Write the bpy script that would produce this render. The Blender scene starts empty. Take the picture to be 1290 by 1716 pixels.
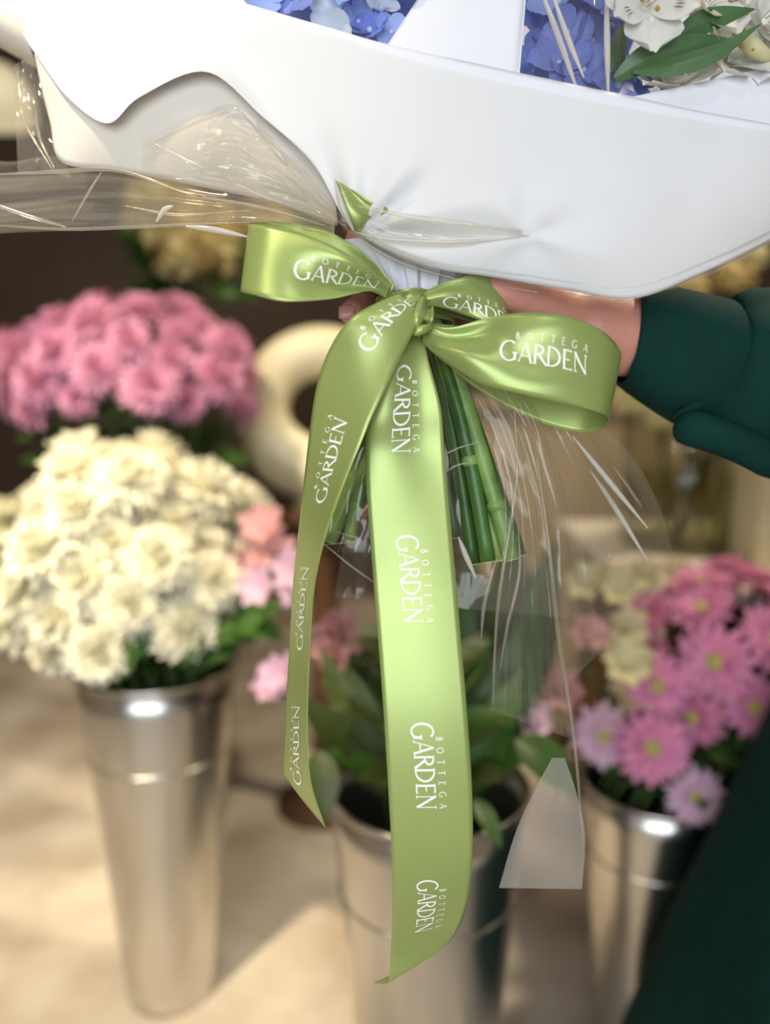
import bpy, bmesh, math, random
from mathutils import Vector, Matrix, Euler, noise
R = random.Random(7)
PI = math.pi
scn = bpy.context.scene
COL = scn.collection

# ------------------------------------------------------------------ camera
FPX, CX, CY = 1290.0, 645.0, 858.0
PITCH = math.radians(9.0)
CAM = Vector((0, 0, 1.0))
FW = Vector((0, math.cos(PITCH), -math.sin(PITCH)))
UP = Vector((0, math.sin(PITCH), math.cos(PITCH)))
RT = Vector((1, 0, 0))
cd = bpy.data.cameras.new('camera')
cam = bpy.data.objects.new('camera', cd)
COL.objects.link(cam)
cam.location = CAM
cam.rotation_euler = (PI/2 - PITCH, 0, 0)
cd.sensor_fit = 'HORIZONTAL'
cd.sensor_width = 36
cd.lens = 36
cd.clip_start = 0.02
cd.dof.use_dof = True
cd.dof.focus_distance = 0.455
cd.dof.aperture_fstop = 36/12.0
scn.camera = cam

# ------------------------------------------------------------------ world, exposure
scn.view_settings.view_transform = 'Standard'
scn.view_settings.look = 'None'
scn.view_settings.exposure = 0.2
scn.view_settings.gamma = 1.0
scn.view_settings.use_curve_mapping = False
scn.cycles.use_denoising = True
scn.cycles.transparent_max_bounces = 40
scn.cycles.max_bounces = 10
scn.cycles.caustics_reflective = False
scn.cycles.caustics_refractive = False
scn.cycles.sample_clamp_indirect = 8
w = bpy.data.worlds.new('daylight')
scn.world = w
w.use_nodes = True
w.node_tree.nodes['Background'].inputs[0].default_value = (0.93, 0.97, 1.0, 1)
w.node_tree.nodes['Background'].inputs[1].default_value = 0.32


def area_light(name, loc, target, size, power, color, shape='DISK', size_y=None):
    d = bpy.data.lights.new(name, 'AREA')
    d.shape = shape
    d.size = size
    if size_y:
        d.size_y = size_y
    d.energy = power
    d.color = color
    o = bpy.data.objects.new(name, d)
    COL.objects.link(o)
    o.location = loc
    o.rotation_euler = (Vector(target) - Vector(loc)).to_track_quat('-Z', 'Y').to_euler()
    return o


WARM = (1.0, 0.83, 0.58)
# ceiling lamps of the shop plus one added light (fixtures are built further down around them)
LAMPS = [((-0.85, -0.15, 2.66), (-0.48, 1.5, 0.2), 0.12, 9.0, WARM),
         ((0.95, 1.25, 2.66), (0.45, 1.25, 0.5), 0.16, 30, WARM),
         ((0.25, -0.45, 2.66), (0.05, 0.45, 1.0), 0.14, 2.8, (0.95, 0.97, 1.0))]  # last one: added white light for highlights on the bow and paper
for i, (l, t, s, p, c) in enumerate(LAMPS):
    lo = area_light('ceiling_lamp_light', l, t, s, p, c)
    if i == 0:
        lo.data.spread = math.radians(50)      # narrow downlight aimed at the left buckets
area_light('front_fill_light', (-0.3, -1.9, 1.35), (0.1, 0.5, 1.1), 2.2, 46, (0.90, 0.94, 1.0), 'RECTANGLE', 1.6)  # cool front fill added behind the camera; its source is unseen


# ------------------------------------------------------------------ helpers
def P(px, py, z):
    x = (px - CX)/FPX*z
    y = -(py - CY)/FPX*z
    return CAM + RT*x + UP*y + FW*z


def proj(p):
    d = p - CAM
    z = d.dot(FW)
    return CX + FPX*d.dot(RT)/z, CY - FPX*d.dot(UP)/z


def tag(o, label=None, cat=None, group=None, kind=None):
    if label: o['label'] = label
    if cat: o['category'] = cat
    if group: o['group'] = group
    if kind: o['kind'] = kind
    return o


def empty(name, loc, label=None, cat=None, group=None):
    o = bpy.data.objects.new(name, None)
    o.empty_display_size = 0.03
    COL.objects.link(o)
    o.location = loc
    return tag(o, label, cat, group)


def link(name, me, mat=None, parent=None, smooth=True):
    if mat is not None and len(me.materials) == 0:
        me.materials.append(mat)
    o = bpy.data.objects.new(name, me)
    COL.objects.link(o)
    if parent is not None:
        o.parent = parent
    return o


def mk(name, V, F, mat, parent=None, smooth=True, world=True):
    """mesh from world-space verts; converted to the parent's local space"""
    off = Vector((0, 0, 0))
    if parent is not None and world:
        q = parent
        while q is not None:
            off = off + Vector(q.location)
            q = q.parent
    me = bpy.data.meshes.new(name)
    me.from_pydata([tuple(Vector(v) - off) for v in V], [], F)
    me.validate()
    if smooth:
        me.polygons.foreach_set('use_smooth', [True]*len(me.polygons))
    me.update()
    return link(name, me, mat, parent)


def solid(o, th, off=0.0):
    m = o.modifiers.new('thick', 'SOLIDIFY')
    m.thickness = th
    m.offset = off
    return o


def subsurf(o, n=1):
    m = o.modifiers.new('sub', 'SUBSURF')
    m.levels = n
    m.render_levels = n
    return o


def cat(pts, t):
    """Catmull-Rom through pts, t in 0..1"""
    n = len(pts) - 1
    x = min(max(t, 0.0), 1.0)*n
    i = min(int(x), n - 1)
    f = x - i
    p1, p2 = pts[i], pts[i+1]
    p0 = pts[i-1] if i > 0 else p1*2 - p2
    p3 = pts[i+2] if i + 2 <= n else p2*2 - p1
    return 0.5*((2*p1) + (p2 - p0)*f + (2*p0 - 5*p1 + 4*p2 - p3)*f*f + (3*p1 - p0 - 3*p2 + p3)*f**3)


def grid_mesh(fn, nu, nv):
    V = [fn(i/nu, j/nv) for i in range(nu+1) for j in range(nv+1)]
    F = [(i*(nv+1)+j, (i+1)*(nv+1)+j, (i+1)*(nv+1)+j+1, i*(nv+1)+j+1) for i in range(nu) for j in range(nv)]
    return V, F


def tube_geo(pts, rad, seg=8, caps=True):
    pts = [Vector(p) for p in pts]
    n = len(pts)
    if not isinstance(rad, (list, tuple)):
        rad = [rad]*n
    V, F = [], []
    ref = None
    for i, p in enumerate(pts):
        t = (pts[min(i+1, n-1)] - pts[max(i-1, 0)]).normalized()
        if ref is None:
            ref = t.orthogonal().normalized()
        ref = (ref - t*ref.dot(t)).normalized()
        b = t.cross(ref)
        for k in range(seg):
            a = 2*PI*k/seg
            V.append(p + (ref*math.cos(a) + b*math.sin(a))*rad[i])
    for i in range(n-1):
        for k in range(seg):
            F.append((i*seg+k, i*seg+(k+1) % seg, (i+1)*seg+(k+1) % seg, (i+1)*seg+k))
    if caps:
        F.append(tuple(range(seg))[::-1])
        F.append(tuple((n-1)*seg+k for k in range(seg)))
    return V, F


def lathe_geo(prof, c, seg=48):
    V, F = [], []
    for (r, z) in prof:
        for k in range(seg):
            a = 2*PI*k/seg
            V.append(Vector((c[0] + r*math.cos(a), c[1] + r*math.sin(a), c[2] + z)))
    for i in range(len(prof)-1):
        for k in range(seg):
            F.append((i*seg+k, i*seg+(k+1) % seg, (i+1)*seg+(k+1) % seg, (i+1)*seg+k))
    return V, F


def box_geo(x0, x1, y0, y1, z0, z1):
    V = [Vector((x, y, z)) for x in (x0, x1) for y in (y0, y1) for z in (z0, z1)]
    F = [(0, 1, 3, 2), (4, 6, 7, 5), (0, 4, 5, 1), (2, 3, 7, 6), (0, 2, 6, 4), (1, 5, 7, 3)]
    return V, F


def join_geo(*gs):
    V, F = [], []
    for v, f in gs:
        n = len(V)
        V += list(v)
        F += [tuple(i+n for i in q) for q in f]
    return V, F


# ------------------------------------------------------------------ materials
def material(name, col, rough=0.5, metal=0.0, spec=0.5, var=0.0, vscale=8.0, col2=None, bump=0.0, bscale=60.0,
             trans=0.0, sheen=0.0, sss=0.0, aniso=None):
    m = bpy.data.materials.new(name)
    m.use_nodes = True
    nt = m.node_tree
    b = nt.nodes['Principled BSDF']
    b.inputs['Base Color'].default_value = (*col, 1)
    b.inputs['Roughness'].default_value = rough
    b.inputs['Metallic'].default_value = metal
    b.inputs['Specular IOR Level'].default_value = spec
    if sheen:
        b.inputs['Sheen Weight'].default_value = sheen
    if sss:
        b.inputs['Subsurface Weight'].default_value = sss
        b.inputs['Subsurface Radius'].default_value = (0.008, 0.004, 0.002)
        b.inputs['Subsurface Scale'].default_value = 1.0
    tc = nt.nodes.new('ShaderNodeTexCoord')
    if var or col2:
        n = nt.nodes.new('ShaderNodeTexNoise')
        n.inputs['Scale'].default_value = vscale
        n.inputs['Detail'].default_value = 6
        r = nt.nodes.new('ShaderNodeValToRGB')
        c2 = col2 if col2 else tuple(c*(1-var) for c in col)
        r.color_ramp.elements[0].position = 0.32
        r.color_ramp.elements[1].position = 0.68
        r.color_ramp.elements[0].color = (*c2, 1)
        r.color_ramp.elements[1].color = (*col, 1)
        nt.links.new(tc.outputs['Object'], n.inputs['Vector'])
        nt.links.new(n.outputs['Fac'], r.inputs['Fac'])
        nt.links.new(r.outputs['Color'], b.inputs['Base Color'])
    if bump:
        n2 = nt.nodes.new('ShaderNodeTexNoise')
        n2.inputs['Scale'].default_value = bscale
        n2.inputs['Detail'].default_value = 4
        bp = nt.nodes.new('ShaderNodeBump')
        bp.inputs['Strength'].default_value = bump
        bp.inputs['Distance'].default_value = 0.002
        nt.links.new(tc.outputs['Object'], n2.inputs['Vector'])
        nt.links.new(n2.outputs['Fac'], bp.inputs['Height'])
        nt.links.new(bp.outputs['Normal'], b.inputs['Normal'])
    if trans:
        t = nt.nodes.new('ShaderNodeBsdfTranslucent')
        t.inputs['Color'].default_value = (*col, 1)
        mx = nt.nodes.new('ShaderNodeMixShader')
        mx.inputs[0].default_value = trans
        nt.links.new(b.outputs[0], mx.inputs[1])
        nt.links.new(t.outputs[0], mx.inputs[2])
        nt.links.new(mx.outputs[0], nt.nodes['Material Output'].inputs[0])
    return m


def sheet_fresnel(nt, ior):
    """thin sheet: the same reflectance on either face"""
    fr = nt.nodes.new('ShaderNodeFresnel')
    ge = nt.nodes.new('ShaderNodeNewGeometry')
    mr = nt.nodes.new('ShaderNodeMapRange')
    mr.inputs['To Min'].default_value = ior
    mr.inputs['To Max'].default_value = 1.0/ior
    nt.links.new(ge.outputs['Backfacing'], mr.inputs['Value'])
    nt.links.new(mr.outputs['Result'], fr.inputs['IOR'])
    return fr


def film_material(name, tint=(0.97, 0.965, 0.94), haze=0.0, rough=0.06, ior=1.5):
    m = bpy.data.materials.new(name)
    m.use_nodes = True
    nt = m.node_tree
    nt.nodes.remove(nt.nodes['Principled BSDF'])
    tr = nt.nodes.new('ShaderNodeBsdfTransparent')
    tr.inputs[0].default_value = (*tint, 1)
    gl = nt.nodes.new('ShaderNodeBsdfGlossy')
    gl.inputs['Roughness'].default_value = rough
    gl.inputs['Color'].default_value = (1, 1, 1, 1)
    fr = sheet_fresnel(nt, ior)
    mx = nt.nodes.new('ShaderNodeMixShader')
    nt.links.new(fr.outputs[0], mx.inputs[0])
    nt.links.new(tr.outputs[0], mx.inputs[1])
    nt.links.new(gl.outputs[0], mx.inputs[2])
    out = mx
    if haze:
        df = nt.nodes.new('ShaderNodeBsdfDiffuse')
        df.inputs[0].default_value = (0.85, 0.84, 0.80, 1)
        tl = nt.nodes.new('ShaderNodeBsdfTranslucent')
        tl.inputs[0].default_value = (0.85, 0.84, 0.80, 1)
        ad = nt.nodes.new('ShaderNodeMixShader')
        ad.inputs[0].default_value = 0.5
        nt.links.new(df.outputs[0], ad.inputs[1])
        nt.links.new(tl.outputs[0], ad.inputs[2])
        m2 = nt.nodes.new('ShaderNodeMixShader')
        m2.inputs[0].default_value = haze
        nt.links.new(mx.outputs[0], m2.inputs[1])
        nt.links.new(ad.outputs[0], m2.inputs[2])
        out = m2
    nt.links.new(out.outputs[0], nt.nodes['Material Output'].inputs[0])
    return m


M = {}
M['satin'] = material('ribbon_satin', (0.345, 0.45, 0.145), 0.32, metal=0.36, spec=0.5, var=0.06, vscale=900, bump=0.06, bscale=2500)
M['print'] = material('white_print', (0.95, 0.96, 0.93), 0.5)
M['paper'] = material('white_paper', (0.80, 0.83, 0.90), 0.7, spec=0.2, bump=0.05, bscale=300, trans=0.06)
M['paper_in'] = material('paper_inside', (0.82, 0.79, 0.72), 0.75, spec=0.2, bump=0.05, bscale=300, trans=0.2)
M['film'] = film_material('cellophane', haze=0.03, rough=0.05)
M['film_wing'] = film_material('cellophane_wing', tint=(0.96, 0.94, 0.88), haze=0.13, rough=0.07)
M['film_glare'] = film_material('cellophane_glare', haze=0.36, rough=0.12)  # haze paints in the light reflected by the hanging film end
M['stem'] = material('bouquet_stem', (0.27, 0.42, 0.12), 0.42, var=0.0, vscale=35, col2=(0.07, 0.17, 0.03), bump=0.2, bscale=150)
M['stem_dark'] = material('bouquet_stem_dark', (0.06, 0.16, 0.03), 0.4, col2=(0.025, 0.08, 0.015), vscale=35, bump=0.2, bscale=150)
M['cut'] = material('stem_cut', (0.50, 0.58, 0.25), 0.6)
M['hyd'] = material('hydrangea_blue', (0.26, 0.36, 0.80), 0.55, col2=(0.15, 0.20, 0.62), vscale=40, trans=0.25)
M['hyd2'] = material('hydrangea_sky', (0.42, 0.55, 0.90), 0.55, col2=(0.20, 0.31, 0.80), vscale=40, trans=0.25)
M['hyd3'] = material('hydrangea_pale', (0.72, 0.80, 0.86), 0.55, col2=(0.50, 0.62, 0.85), vscale=40, trans=0.25)
M['alw'] = material('alstroemeria_white', (0.86, 0.86, 0.82), 0.5, col2=(0.78, 0.80, 0.74), vscale=60, bump=0.3, bscale=90, trans=0.25)
M['anther'] = material('anther', (0.45, 0.30, 0.06), 0.7, bump=0.4, bscale=900)
M['streak'] = material('petal_streak', (0.14, 0.03, 0.04), 0.6)
M['bleaf'] = material('bouquet_leaf', (0.075, 0.17, 0.06), 0.42, col2=(0.05, 0.12, 0.05), vscale=30, trans=0.1)
M['leaf'] = material('leaf_green', (0.05, 0.13, 0.02), 0.45, col2=(0.025, 0.07, 0.012), vscale=14, trans=0.15)
M['leaf2'] = material('leaf_olive_shaded', (0.07, 0.10, 0.025), 0.5, col2=(0.04, 0.06, 0.015), vscale=14, trans=0.2)  # olive green darkened to hold the shade around the centre bucket
M['gstem'] = material('flower_stem', (0.07, 0.13, 0.03), 0.5, var=0.4)
M['white'] = material('chrysanthemum_white', (0.88, 0.86, 0.74), 0.6, col2=(0.86, 0.85, 0.66), vscale=20, trans=0.3)
M['pink'] = material('chrysanthemum_pink', (0.82, 0.48, 0.64), 0.6, col2=(0.68, 0.28, 0.48), vscale=14, trans=0.3)
M['pinkl'] = material('daisy_pink', (0.80, 0.38, 0.56), 0.6, col2=(0.70, 0.22, 0.44), vscale=16, trans=0.3)
M['pinkp'] = material('daisy_pale_pink', (0.84, 0.66, 0.78), 0.6, col2=(0.76, 0.45, 0.62), vscale=16, trans=0.3)
M['alp'] = material('alstroemeria_pink', (0.76, 0.48, 0.47), 0.55, col2=(0.68, 0.36, 0.38), vscale=16, trans=0.3)
M['alc'] = material('alstroemeria_cream', (0.78, 0.74, 0.50), 0.55, col2=(0.66, 0.64, 0.34), vscale=16, trans=0.3)
M['cream'] = material('flower_cream', (0.80, 0.70, 0.36), 0.6, col2=(0.66, 0.52, 0.20), vscale=16, trans=0.3)
M['dusty'] = material('alstroemeria_pink_shaded', (0.50, 0.27, 0.25), 0.6, col2=(0.42, 0.20, 0.20), vscale=16, trans=0.2)  # darker copy of the pink, with the bouquet's shade in the colour
M['ycen'] = material('flower_centre', (0.55, 0.52, 0.14), 0.8, bump=0.6, bscale=400)
M['zinc'] = material('zinc', (0.66, 0.65, 0.62), 0.25, metal=1.0, var=0.12, vscale=5, bump=0.03, bscale=30)
M['skin'] = material('skin', (0.60, 0.30, 0.24), 0.45, col2=(0.52, 0.22, 0.17), vscale=22, sss=0.15, bump=0.15, bscale=300)
M['nail'] = material('nail', (0.66, 0.34, 0.32), 0.25)
M['coat'] = material('green_cloth', (0.004, 0.036, 0.030), 0.8, spec=0.12, var=0.25, vscale=40, bump=0.25, bscale=700)
M['stitch'] = material('stitch_thread', (0.010, 0.062, 0.052), 0.8)
M['trouser'] = material('dark_trousers', (0.012, 0.014, 0.016), 0.85, var=0.2, vscale=50)
M['hair'] = material('dark_hair', (0.02, 0.013, 0.009), 0.5, bump=0.5, bscale=200)
M['eye'] = material('eye', (0.8, 0.8, 0.78), 0.2)
M['floor'] = material('stone_floor', (0.72, 0.66, 0.56), 0.5, col2=(0.44, 0.36, 0.28), vscale=4.5, bump=0.1, bscale=20)
M['wall'] = material('brown_wall', (0.085, 0.05, 0.028), 0.6, col2=(0.05, 0.028, 0.015), vscale=1.5)
M['wallside'] = material('beige_wall', (0.42, 0.34, 0.24), 0.8, var=0.1, vscale=2)
M['ceil'] = material('ceiling_paint', (0.62, 0.58, 0.50), 0.9)
M['bench'] = material('bench_top', (0.66, 0.61, 0.56), 0.5, var=0.06, vscale=3)
M['wood'] = material('brown_wood', (0.13, 0.065, 0.03), 0.5, col2=(0.08, 0.035, 0.015), vscale=4)
M['ceramic'] = material('cream_ceramic', (0.80, 0.75, 0.52), 0.35, var=0.04)
M['fitting'] = material('lamp_fitting', (0.7, 0.7, 0.68), 0.4, metal=0.6)
M['darkpot'] = material('dark_pot', (0.05, 0.04, 0.035), 0.5, var=0.3)
M['ring'] = material('rim_shadow', (0.05, 0.05, 0.045), 0.7)


def emissive(name, col, s):
    m = bpy.data.materials.new(name)
    m.use_nodes = True
    b = m.node_tree.nodes['Principled BSDF']
    b.inputs['Base Color'].default_value = (*col, 1)
    b.inputs['Emission Color'].default_value = (*col, 1)
    b.inputs['Emission Strength'].default_value = s
    return m


M['shade'] = emissive('lit_shade', (0.80, 0.72, 0.50), 0.35)


def glass_material():
    m = bpy.data.materials.new('clear_glass')
    m.use_nodes = True
    nt = m.node_tree
    nt.nodes.remove(nt.nodes['Principled BSDF'])
    tr = nt.nodes.new('ShaderNodeBsdfTransparent')
    tr.inputs[0].default_value = (0.90, 0.91, 0.86, 1)
    gl = nt.nodes.new('ShaderNodeBsdfGlossy')
    gl.inputs['Roughness'].default_value = 0.03
    lw = sheet_fresnel(nt, 1.5)
    mx = nt.nodes.new('ShaderNodeMixShader')
    nt.links.new(lw.outputs[0], mx.inputs[0])
    nt.links.new(tr.outputs[0], mx.inputs[1])
    nt.links.new(gl.outputs[0], mx.inputs[2])
    nt.links.new(mx.outputs[0], nt.nodes['Material Output'].inputs[0])
    return m


M['glass'] = glass_material()
M['water'] = film_material('vase_water', tint=(0.80, 0.80, 0.62), rough=0.05, ior=1.33)

# ------------------------------------------------------------------ the room
X0, X1, Y1, H = -2.6, 2.6, 3.7, 2.7
YF = -3.2
o = mk('floor', *box_geo(X0, X1, YF, Y1, -0.1, 0.0), M['floor'], smooth=False)
tag(o, 'mottled beige stone floor of the flower shop', 'floor', kind='structure')
o = mk('wall_back', *box_geo(X0, X1, Y1, Y1+0.12, 0, H), M['wall'], smooth=False)
tag(o, 'dark brown back wall of the flower shop', 'wall', kind='structure')
o = mk('wall_left', *box_geo(X0-0.12, X0, YF, Y1+0.12, 0, H), M['wallside'], smooth=False)
tag(o, 'beige side wall left of the buckets', 'wall', kind='structure')
o = mk('wall_right', *box_geo(X1, X1+0.12, YF, Y1+0.12, 0, H), M['wallside'], smooth=False)
tag(o, 'beige side wall behind the bench', 'wall', kind='structure')
o = mk('ceiling', *box_geo(X0-0.12, X1+0.12, YF, Y1+0.12, H, H+0.1), M['ceil'], smooth=False)
tag(o, 'pale ceiling of the flower shop', 'ceiling', kind='structure')
o = mk('baseboard_back', *box_geo(X0, X1, Y1-0.02, Y1, 0, 0.1), M['wood'], smooth=False)
tag(o, 'brown baseboard along the dark back wall', 'baseboard', kind='structure')
for i, (l, t, s, p, c) in enumerate(LAMPS):
    lab = ['warm round ceiling lamp over the left buckets', 'warm round ceiling lamp over the bench',
           'added white round lamp brightening the bouquet'][i]
    t0 = empty('ceiling_lamp', (l[0], l[1], H), lab, 'lamp')
    mk('housing', *lathe_geo([(0.0, 0.0), (0.11, 0.0), (0.11, -0.03), (0.10, -0.035), (0.10, -0.012), (0.0, -0.012)], (l[0], l[1], H), 32), M['fitting'], t0)

# ------------------------------------------------------------------ bouquet: flat sheets
BQ = empty('bouquet', P(690, 520, 0.485), 'flower bouquet in white paper and clear cellophane, held by one hand', 'bouquet')


def curve3(pts):
    return [Vector(p) for p in pts]           # (px, py, z) handled as vectors in picture-depth space


def sheet(bot, top, nu, nv, zfun=None):
    b, t = curve3(bot), curve3(top)

    def fn(u, v):
        pb, pt = cat(b, u), cat(t, u)
        q = pb + (pt - pb)*v
        if zfun:
            q = Vector((q.x, q.y, zfun(u, v, pb.z, pt.z, q)))
        return P(q.x, q.y, q.z)
    return fn


def nz(x, y, s, seed=0.0):
    return noise.noise(Vector((x*s + seed, y*s - seed, seed)))


# front panel of the paper
Fb = [(40, 60, .475), (66, 100, .468), (115, 165, .458), (180, 207, .450), (235, 162, .440), (345, 120, .430), (440, 196, .436), (525, 275, .445), (585, 378, .462),
      (650, 424, .468), (735, 451, .470), (830, 465, .470), (945, 485, .468), (1060, 500, .468), (1180, 456, .468), (1290, 402, .470), (1420, 330, .478)]
Ft = [(30, -105, 0.474), (90, -87, 0.466), (200, -55, 0.460), (300, -26, 0.455), (380, -3, 0.450), (470, 23, 0.446), (560, 49, 0.442), (640, 72, 0.438), (720, 90, 0.434), (795, 106, 0.431), (868, 122, 0.428), (930, 135, 0.426), (995, 149, 0.425), (1060, 162, 0.426), (1160, 184, 0.430), (1290, 208, 0.438), (1420, 232, 0.452)]


def fz(u, v, zb, zt, q):
    k = (1-v)**5
    z = zt + 0.012*(1-v) + (zb - zt - 0.012)*k*(0.45 + 0.3*math.cos(PI*u))
    z -= 0.006*math.sin(PI*v)*(0.3 + 0.7*u)
    z += 0.0025*nz(q.x, q.y, 0.005, 3.1) + 0.0008*nz(q.x, q.y, 0.013, 7.7)
    # pinched creases running into the tie
    d = math.hypot(q.x-600, q.y-390)
    a = math.atan2(q.y-390, q.x-600)
    z += 0.0035*math.exp(-d/190)*math.sin(9*a + 1.0)
    d2 = math.hypot(q.x-885, q.y-397)
    a2 = math.atan2(q.y-397, q.x-885)
    z += 0.0022*math.exp(-d2/90)*(abs(((a2*5/6.2832 + .3) % 1) - .5)*4 - 1)
    z += 0.0012*math.exp(-((q.y - (92 + (q.x-750)*.209) - 0)/9)**2)*(1 if q.x > 740 else 0)
    return z


front_fn = sheet(Fb, Ft, 0, 0, fz)
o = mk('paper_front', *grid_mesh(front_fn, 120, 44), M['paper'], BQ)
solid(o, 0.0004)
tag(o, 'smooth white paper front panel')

# inside of the left paper wing, seen below the front panel's edge
Lb = [(58, 92, .480), (70, 150, .480), (84, 205, .480), (104, 272, .478), (200, 286, .474), (330, 312, .470), (450, 338, .470), (565, 378, .474)]
Lt = [(84, -80, .485), (110, -60, .480), (150, -20, .476), (200, 40, .470), (280, 60, .462), (350, 70, .455), (440, 150, .460), (560, 280, .470)]
o = mk('paper_wing', *grid_mesh(sheet(Lb, Lt, 0, 0, lambda u, v, zb, zt, q: zb + (zt-zb)*v - 0.010*math.sin(PI*v) + 0.002*nz(q.x, q.y, 0.012, 1.7)), 60, 24), M['paper_in'], BQ)
solid(o, 0.0004)
tag(o, 'cream shaded inside of the paper wing')

# upright flap between the two blue windows
Sb = [(540, 240, .461), (640, 260, .460), (740, 270, .458), (830, 275, .454), (858, 280, .448)]
St = [(745, -70, .476), (790, -75, .474), (835, -80, .468), (878, -80, .460), (887, -78, .448)]
o = mk('paper_flap', *grid_mesh(sheet(Sb, St, 0, 0, lambda u, v, zb, zt, q: zb + (zt-zb)*v - 0.006*math.sin(PI*u)), 30, 20), M['paper'], BQ)
solid(o, 0.0004)
# right panel behind the front one
Rb = [(1000, 260, .446), (1120, 290, .446), (1290, 290, .454), (1430, 270, .468)]
Rt = [(1055, 163, .440), (1160, 141, .444), (1290, 112, .454), (1430, 78, .470)]
o = mk('paper_side', *grid_mesh(sheet(Rb, Rt, 0, 0), 24, 10), M['paper'], BQ)
solid(o, 0.0004)
# underside of the cone, behind the hand side
Ub = [(600, 388, .475), (735, 455, .490), (900, 478, .50), (1060, 498, .50), (1180, 455, .51), (1290, 405, .52), (1420, 335, .53)]
Ut = [(560, 200, .520), (700, 180, .56), (900, 170, .60), (1060, 160, .62), (1180, 140, .62), (1290, 120, .62), (1420, 100, .62)]
o = mk('paper_back', *grid_mesh(sheet(Ub, Ut, 0, 0), 30, 12), M['paper_in'], BQ)
solid(o, 0.0004)
# back of the cone behind the flowers
Kb = [(-40, 120, .60), (200, 220, .58), (450, 280, .55), (700, 260, .58), (1000, 220, .62), (1300, 160, .64), (1480, 120, .62)]
Kt = [(60, -300, .62), (250, -330, .64), (480, -350, .66), (720, -350, .68), (1000, -340, .70), (1300, -300, .68), (1500, -240, .64)]
KB2 = [(130, -60, .56), (240, 60, .54), (450, 160, .52), (700, 200, .56), (1000, 180, .60), (1300, 120, .62), (1480, 80, .60)]
o = mk('paper_back_sheet', *grid_mesh(sheet(KB2, Kt, 0, 0), 40, 16), M['paper'], BQ)
solid(o, 0.0004)
# rolled corner at upper left
c0, c1 = P(-90, -35, .56), P(95, 65, .55)
V, F = [], []
ax = (c1-c0).normalized()
e1 = (FW*-1 - ax*ax.dot(FW*-1)).normalized()
e2 = ax.cross(e1)
for i in range(21):
    u = i/20
    c = c0.lerp(c1, u)
    for k in range(25):
        a = -2.2 + 4.4*k/24
        rr = 0.0245 + 0.001*math.sin(3*a)
        V.append(c + e1*math.cos(a)*rr + e2*math.sin(a)*rr)
for i in range(20):
    for k in range(24):
        F.append((i*25+k, (i+1)*25+k, (i+1)*25+k+1, i*25+k+1))
o = mk('paper_roll', V, F, M['paper_in'], BQ)
solid(o, 0.0004)
tag(o, 'cream rolled corner of the paper')

Cb = [(-90, -45, .562), (-30, -12, .560), (30, 20, .557), (95, 58, .552)]
Ct = [(-60, -190, .60), (0, -180, .595), (60, -150, .585), (130, -60, .56)]
o = mk('paper_corner', *grid_mesh(sheet(Cb, Ct, 0, 0), 16, 10), M['paper'], BQ)
solid(o, 0.0004)
# crumpled paper and film neck above the knot
neck = P(692, 520, .485)
V, F = [], []
for i in range(13):
    u = i/12
    c = P(692 + 8*(1-u), 530 - 120*u, .486)
    r = 0.017 + 0.022*u**1.6
    for k in range(48):
        a = 2*PI*k/48
        rr = r*(1 + 0.13*math.sin(11*a + 2*u) + 0.06*math.sin(23*a))
        V.append(c + RT*math.cos(a)*rr + FW*math.sin(a)*rr*0.8)
for i in range(12):
    for k in range(48):
        F.append((i*48+k, i*48+(k+1) % 48, (i+1)*48+(k+1) % 48, (i+1)*48+k))
o = mk('paper_neck', V, F, M['paper'], BQ, smooth=False)
tag(o, 'crumpled white paper gathered above the knot')


# ------------------------------------------------------------------ bouquet: cellophane
def film(name, bot, top, nu, nv, mat, ridge=0.002, freq=8, seed=1.0, rnd=0.0012, along='u', smooth=True):
    b, t = curve3(bot), curve3(top)
    rr = random.Random(int(seed*100))
    nu, nv = nu*2, nv*4

    def fn(u, v):
        pb, pt = cat(b, u), cat(t, u)
        q = pb + (pt - pb)*v
        s_ = v if along == 'u' else u
        l = u if along == 'u' else v
        k = s_*freq + 0.6*noise.noise(Vector((l*3.0, s_*2.0, seed)))
        tri = abs((k % 1.0) - 0.5)*2 - 0.5
        fine = noise.noise(Vector((l*4.0, s_*freq*4, seed*3))) + 0.5*noise.noise(Vector((l*14.0, s_*freq*7, seed*5)))
        z = q.z + ridge*tri*(1 + 0.8*noise.noise(Vector((s_*9, l*2, seed+4)))) + rnd*fine*0.8
        return P(q.x, q.y, z)
    V, F = grid_mesh(fn, nu, nv)
    return mk(name, V, F, mat, BQ, smooth=smooth)


def off_front(u, v, d):
    p = front_fn(u, v)
    return p + (CAM - p).normalized()*d


# film lying on the paper front
rr = random.Random(5)
Vf, Ff = grid_mesh(lambda u, v: off_front(0.30 + 0.70*u, v*0.94 - 0.0, 0.0018 + 0.0004*abs(nz(u, v, 7, 2.2)) + 0.0002*nz(u, v, 23, 1.2)), 60, 26)
M['film_flat'] = film_material('cellophane_flat', haze=0.02, rough=0.3, ior=1.22)
o = mk('cellophane_front', Vf, Ff, M['film_flat'], BQ)
# lip of film below the paper's lower edge
LP = [(565, 372, .458), (590, 392, .460), (650, 430, .462), (735, 460, .464), (830, 474, .465), (945, 492, .464), (1060, 503, .464), (1180, 460, .464), (1290, 408, .466), (1420, 334, .474)]
LPt = [(a, b - 22, c - .024) for (a, b, c) in LP]
film('cellophane_lip', LP, LPt, 60, 8, M['film'], 0.0015, 3, 2.0, 0.0006)
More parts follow.
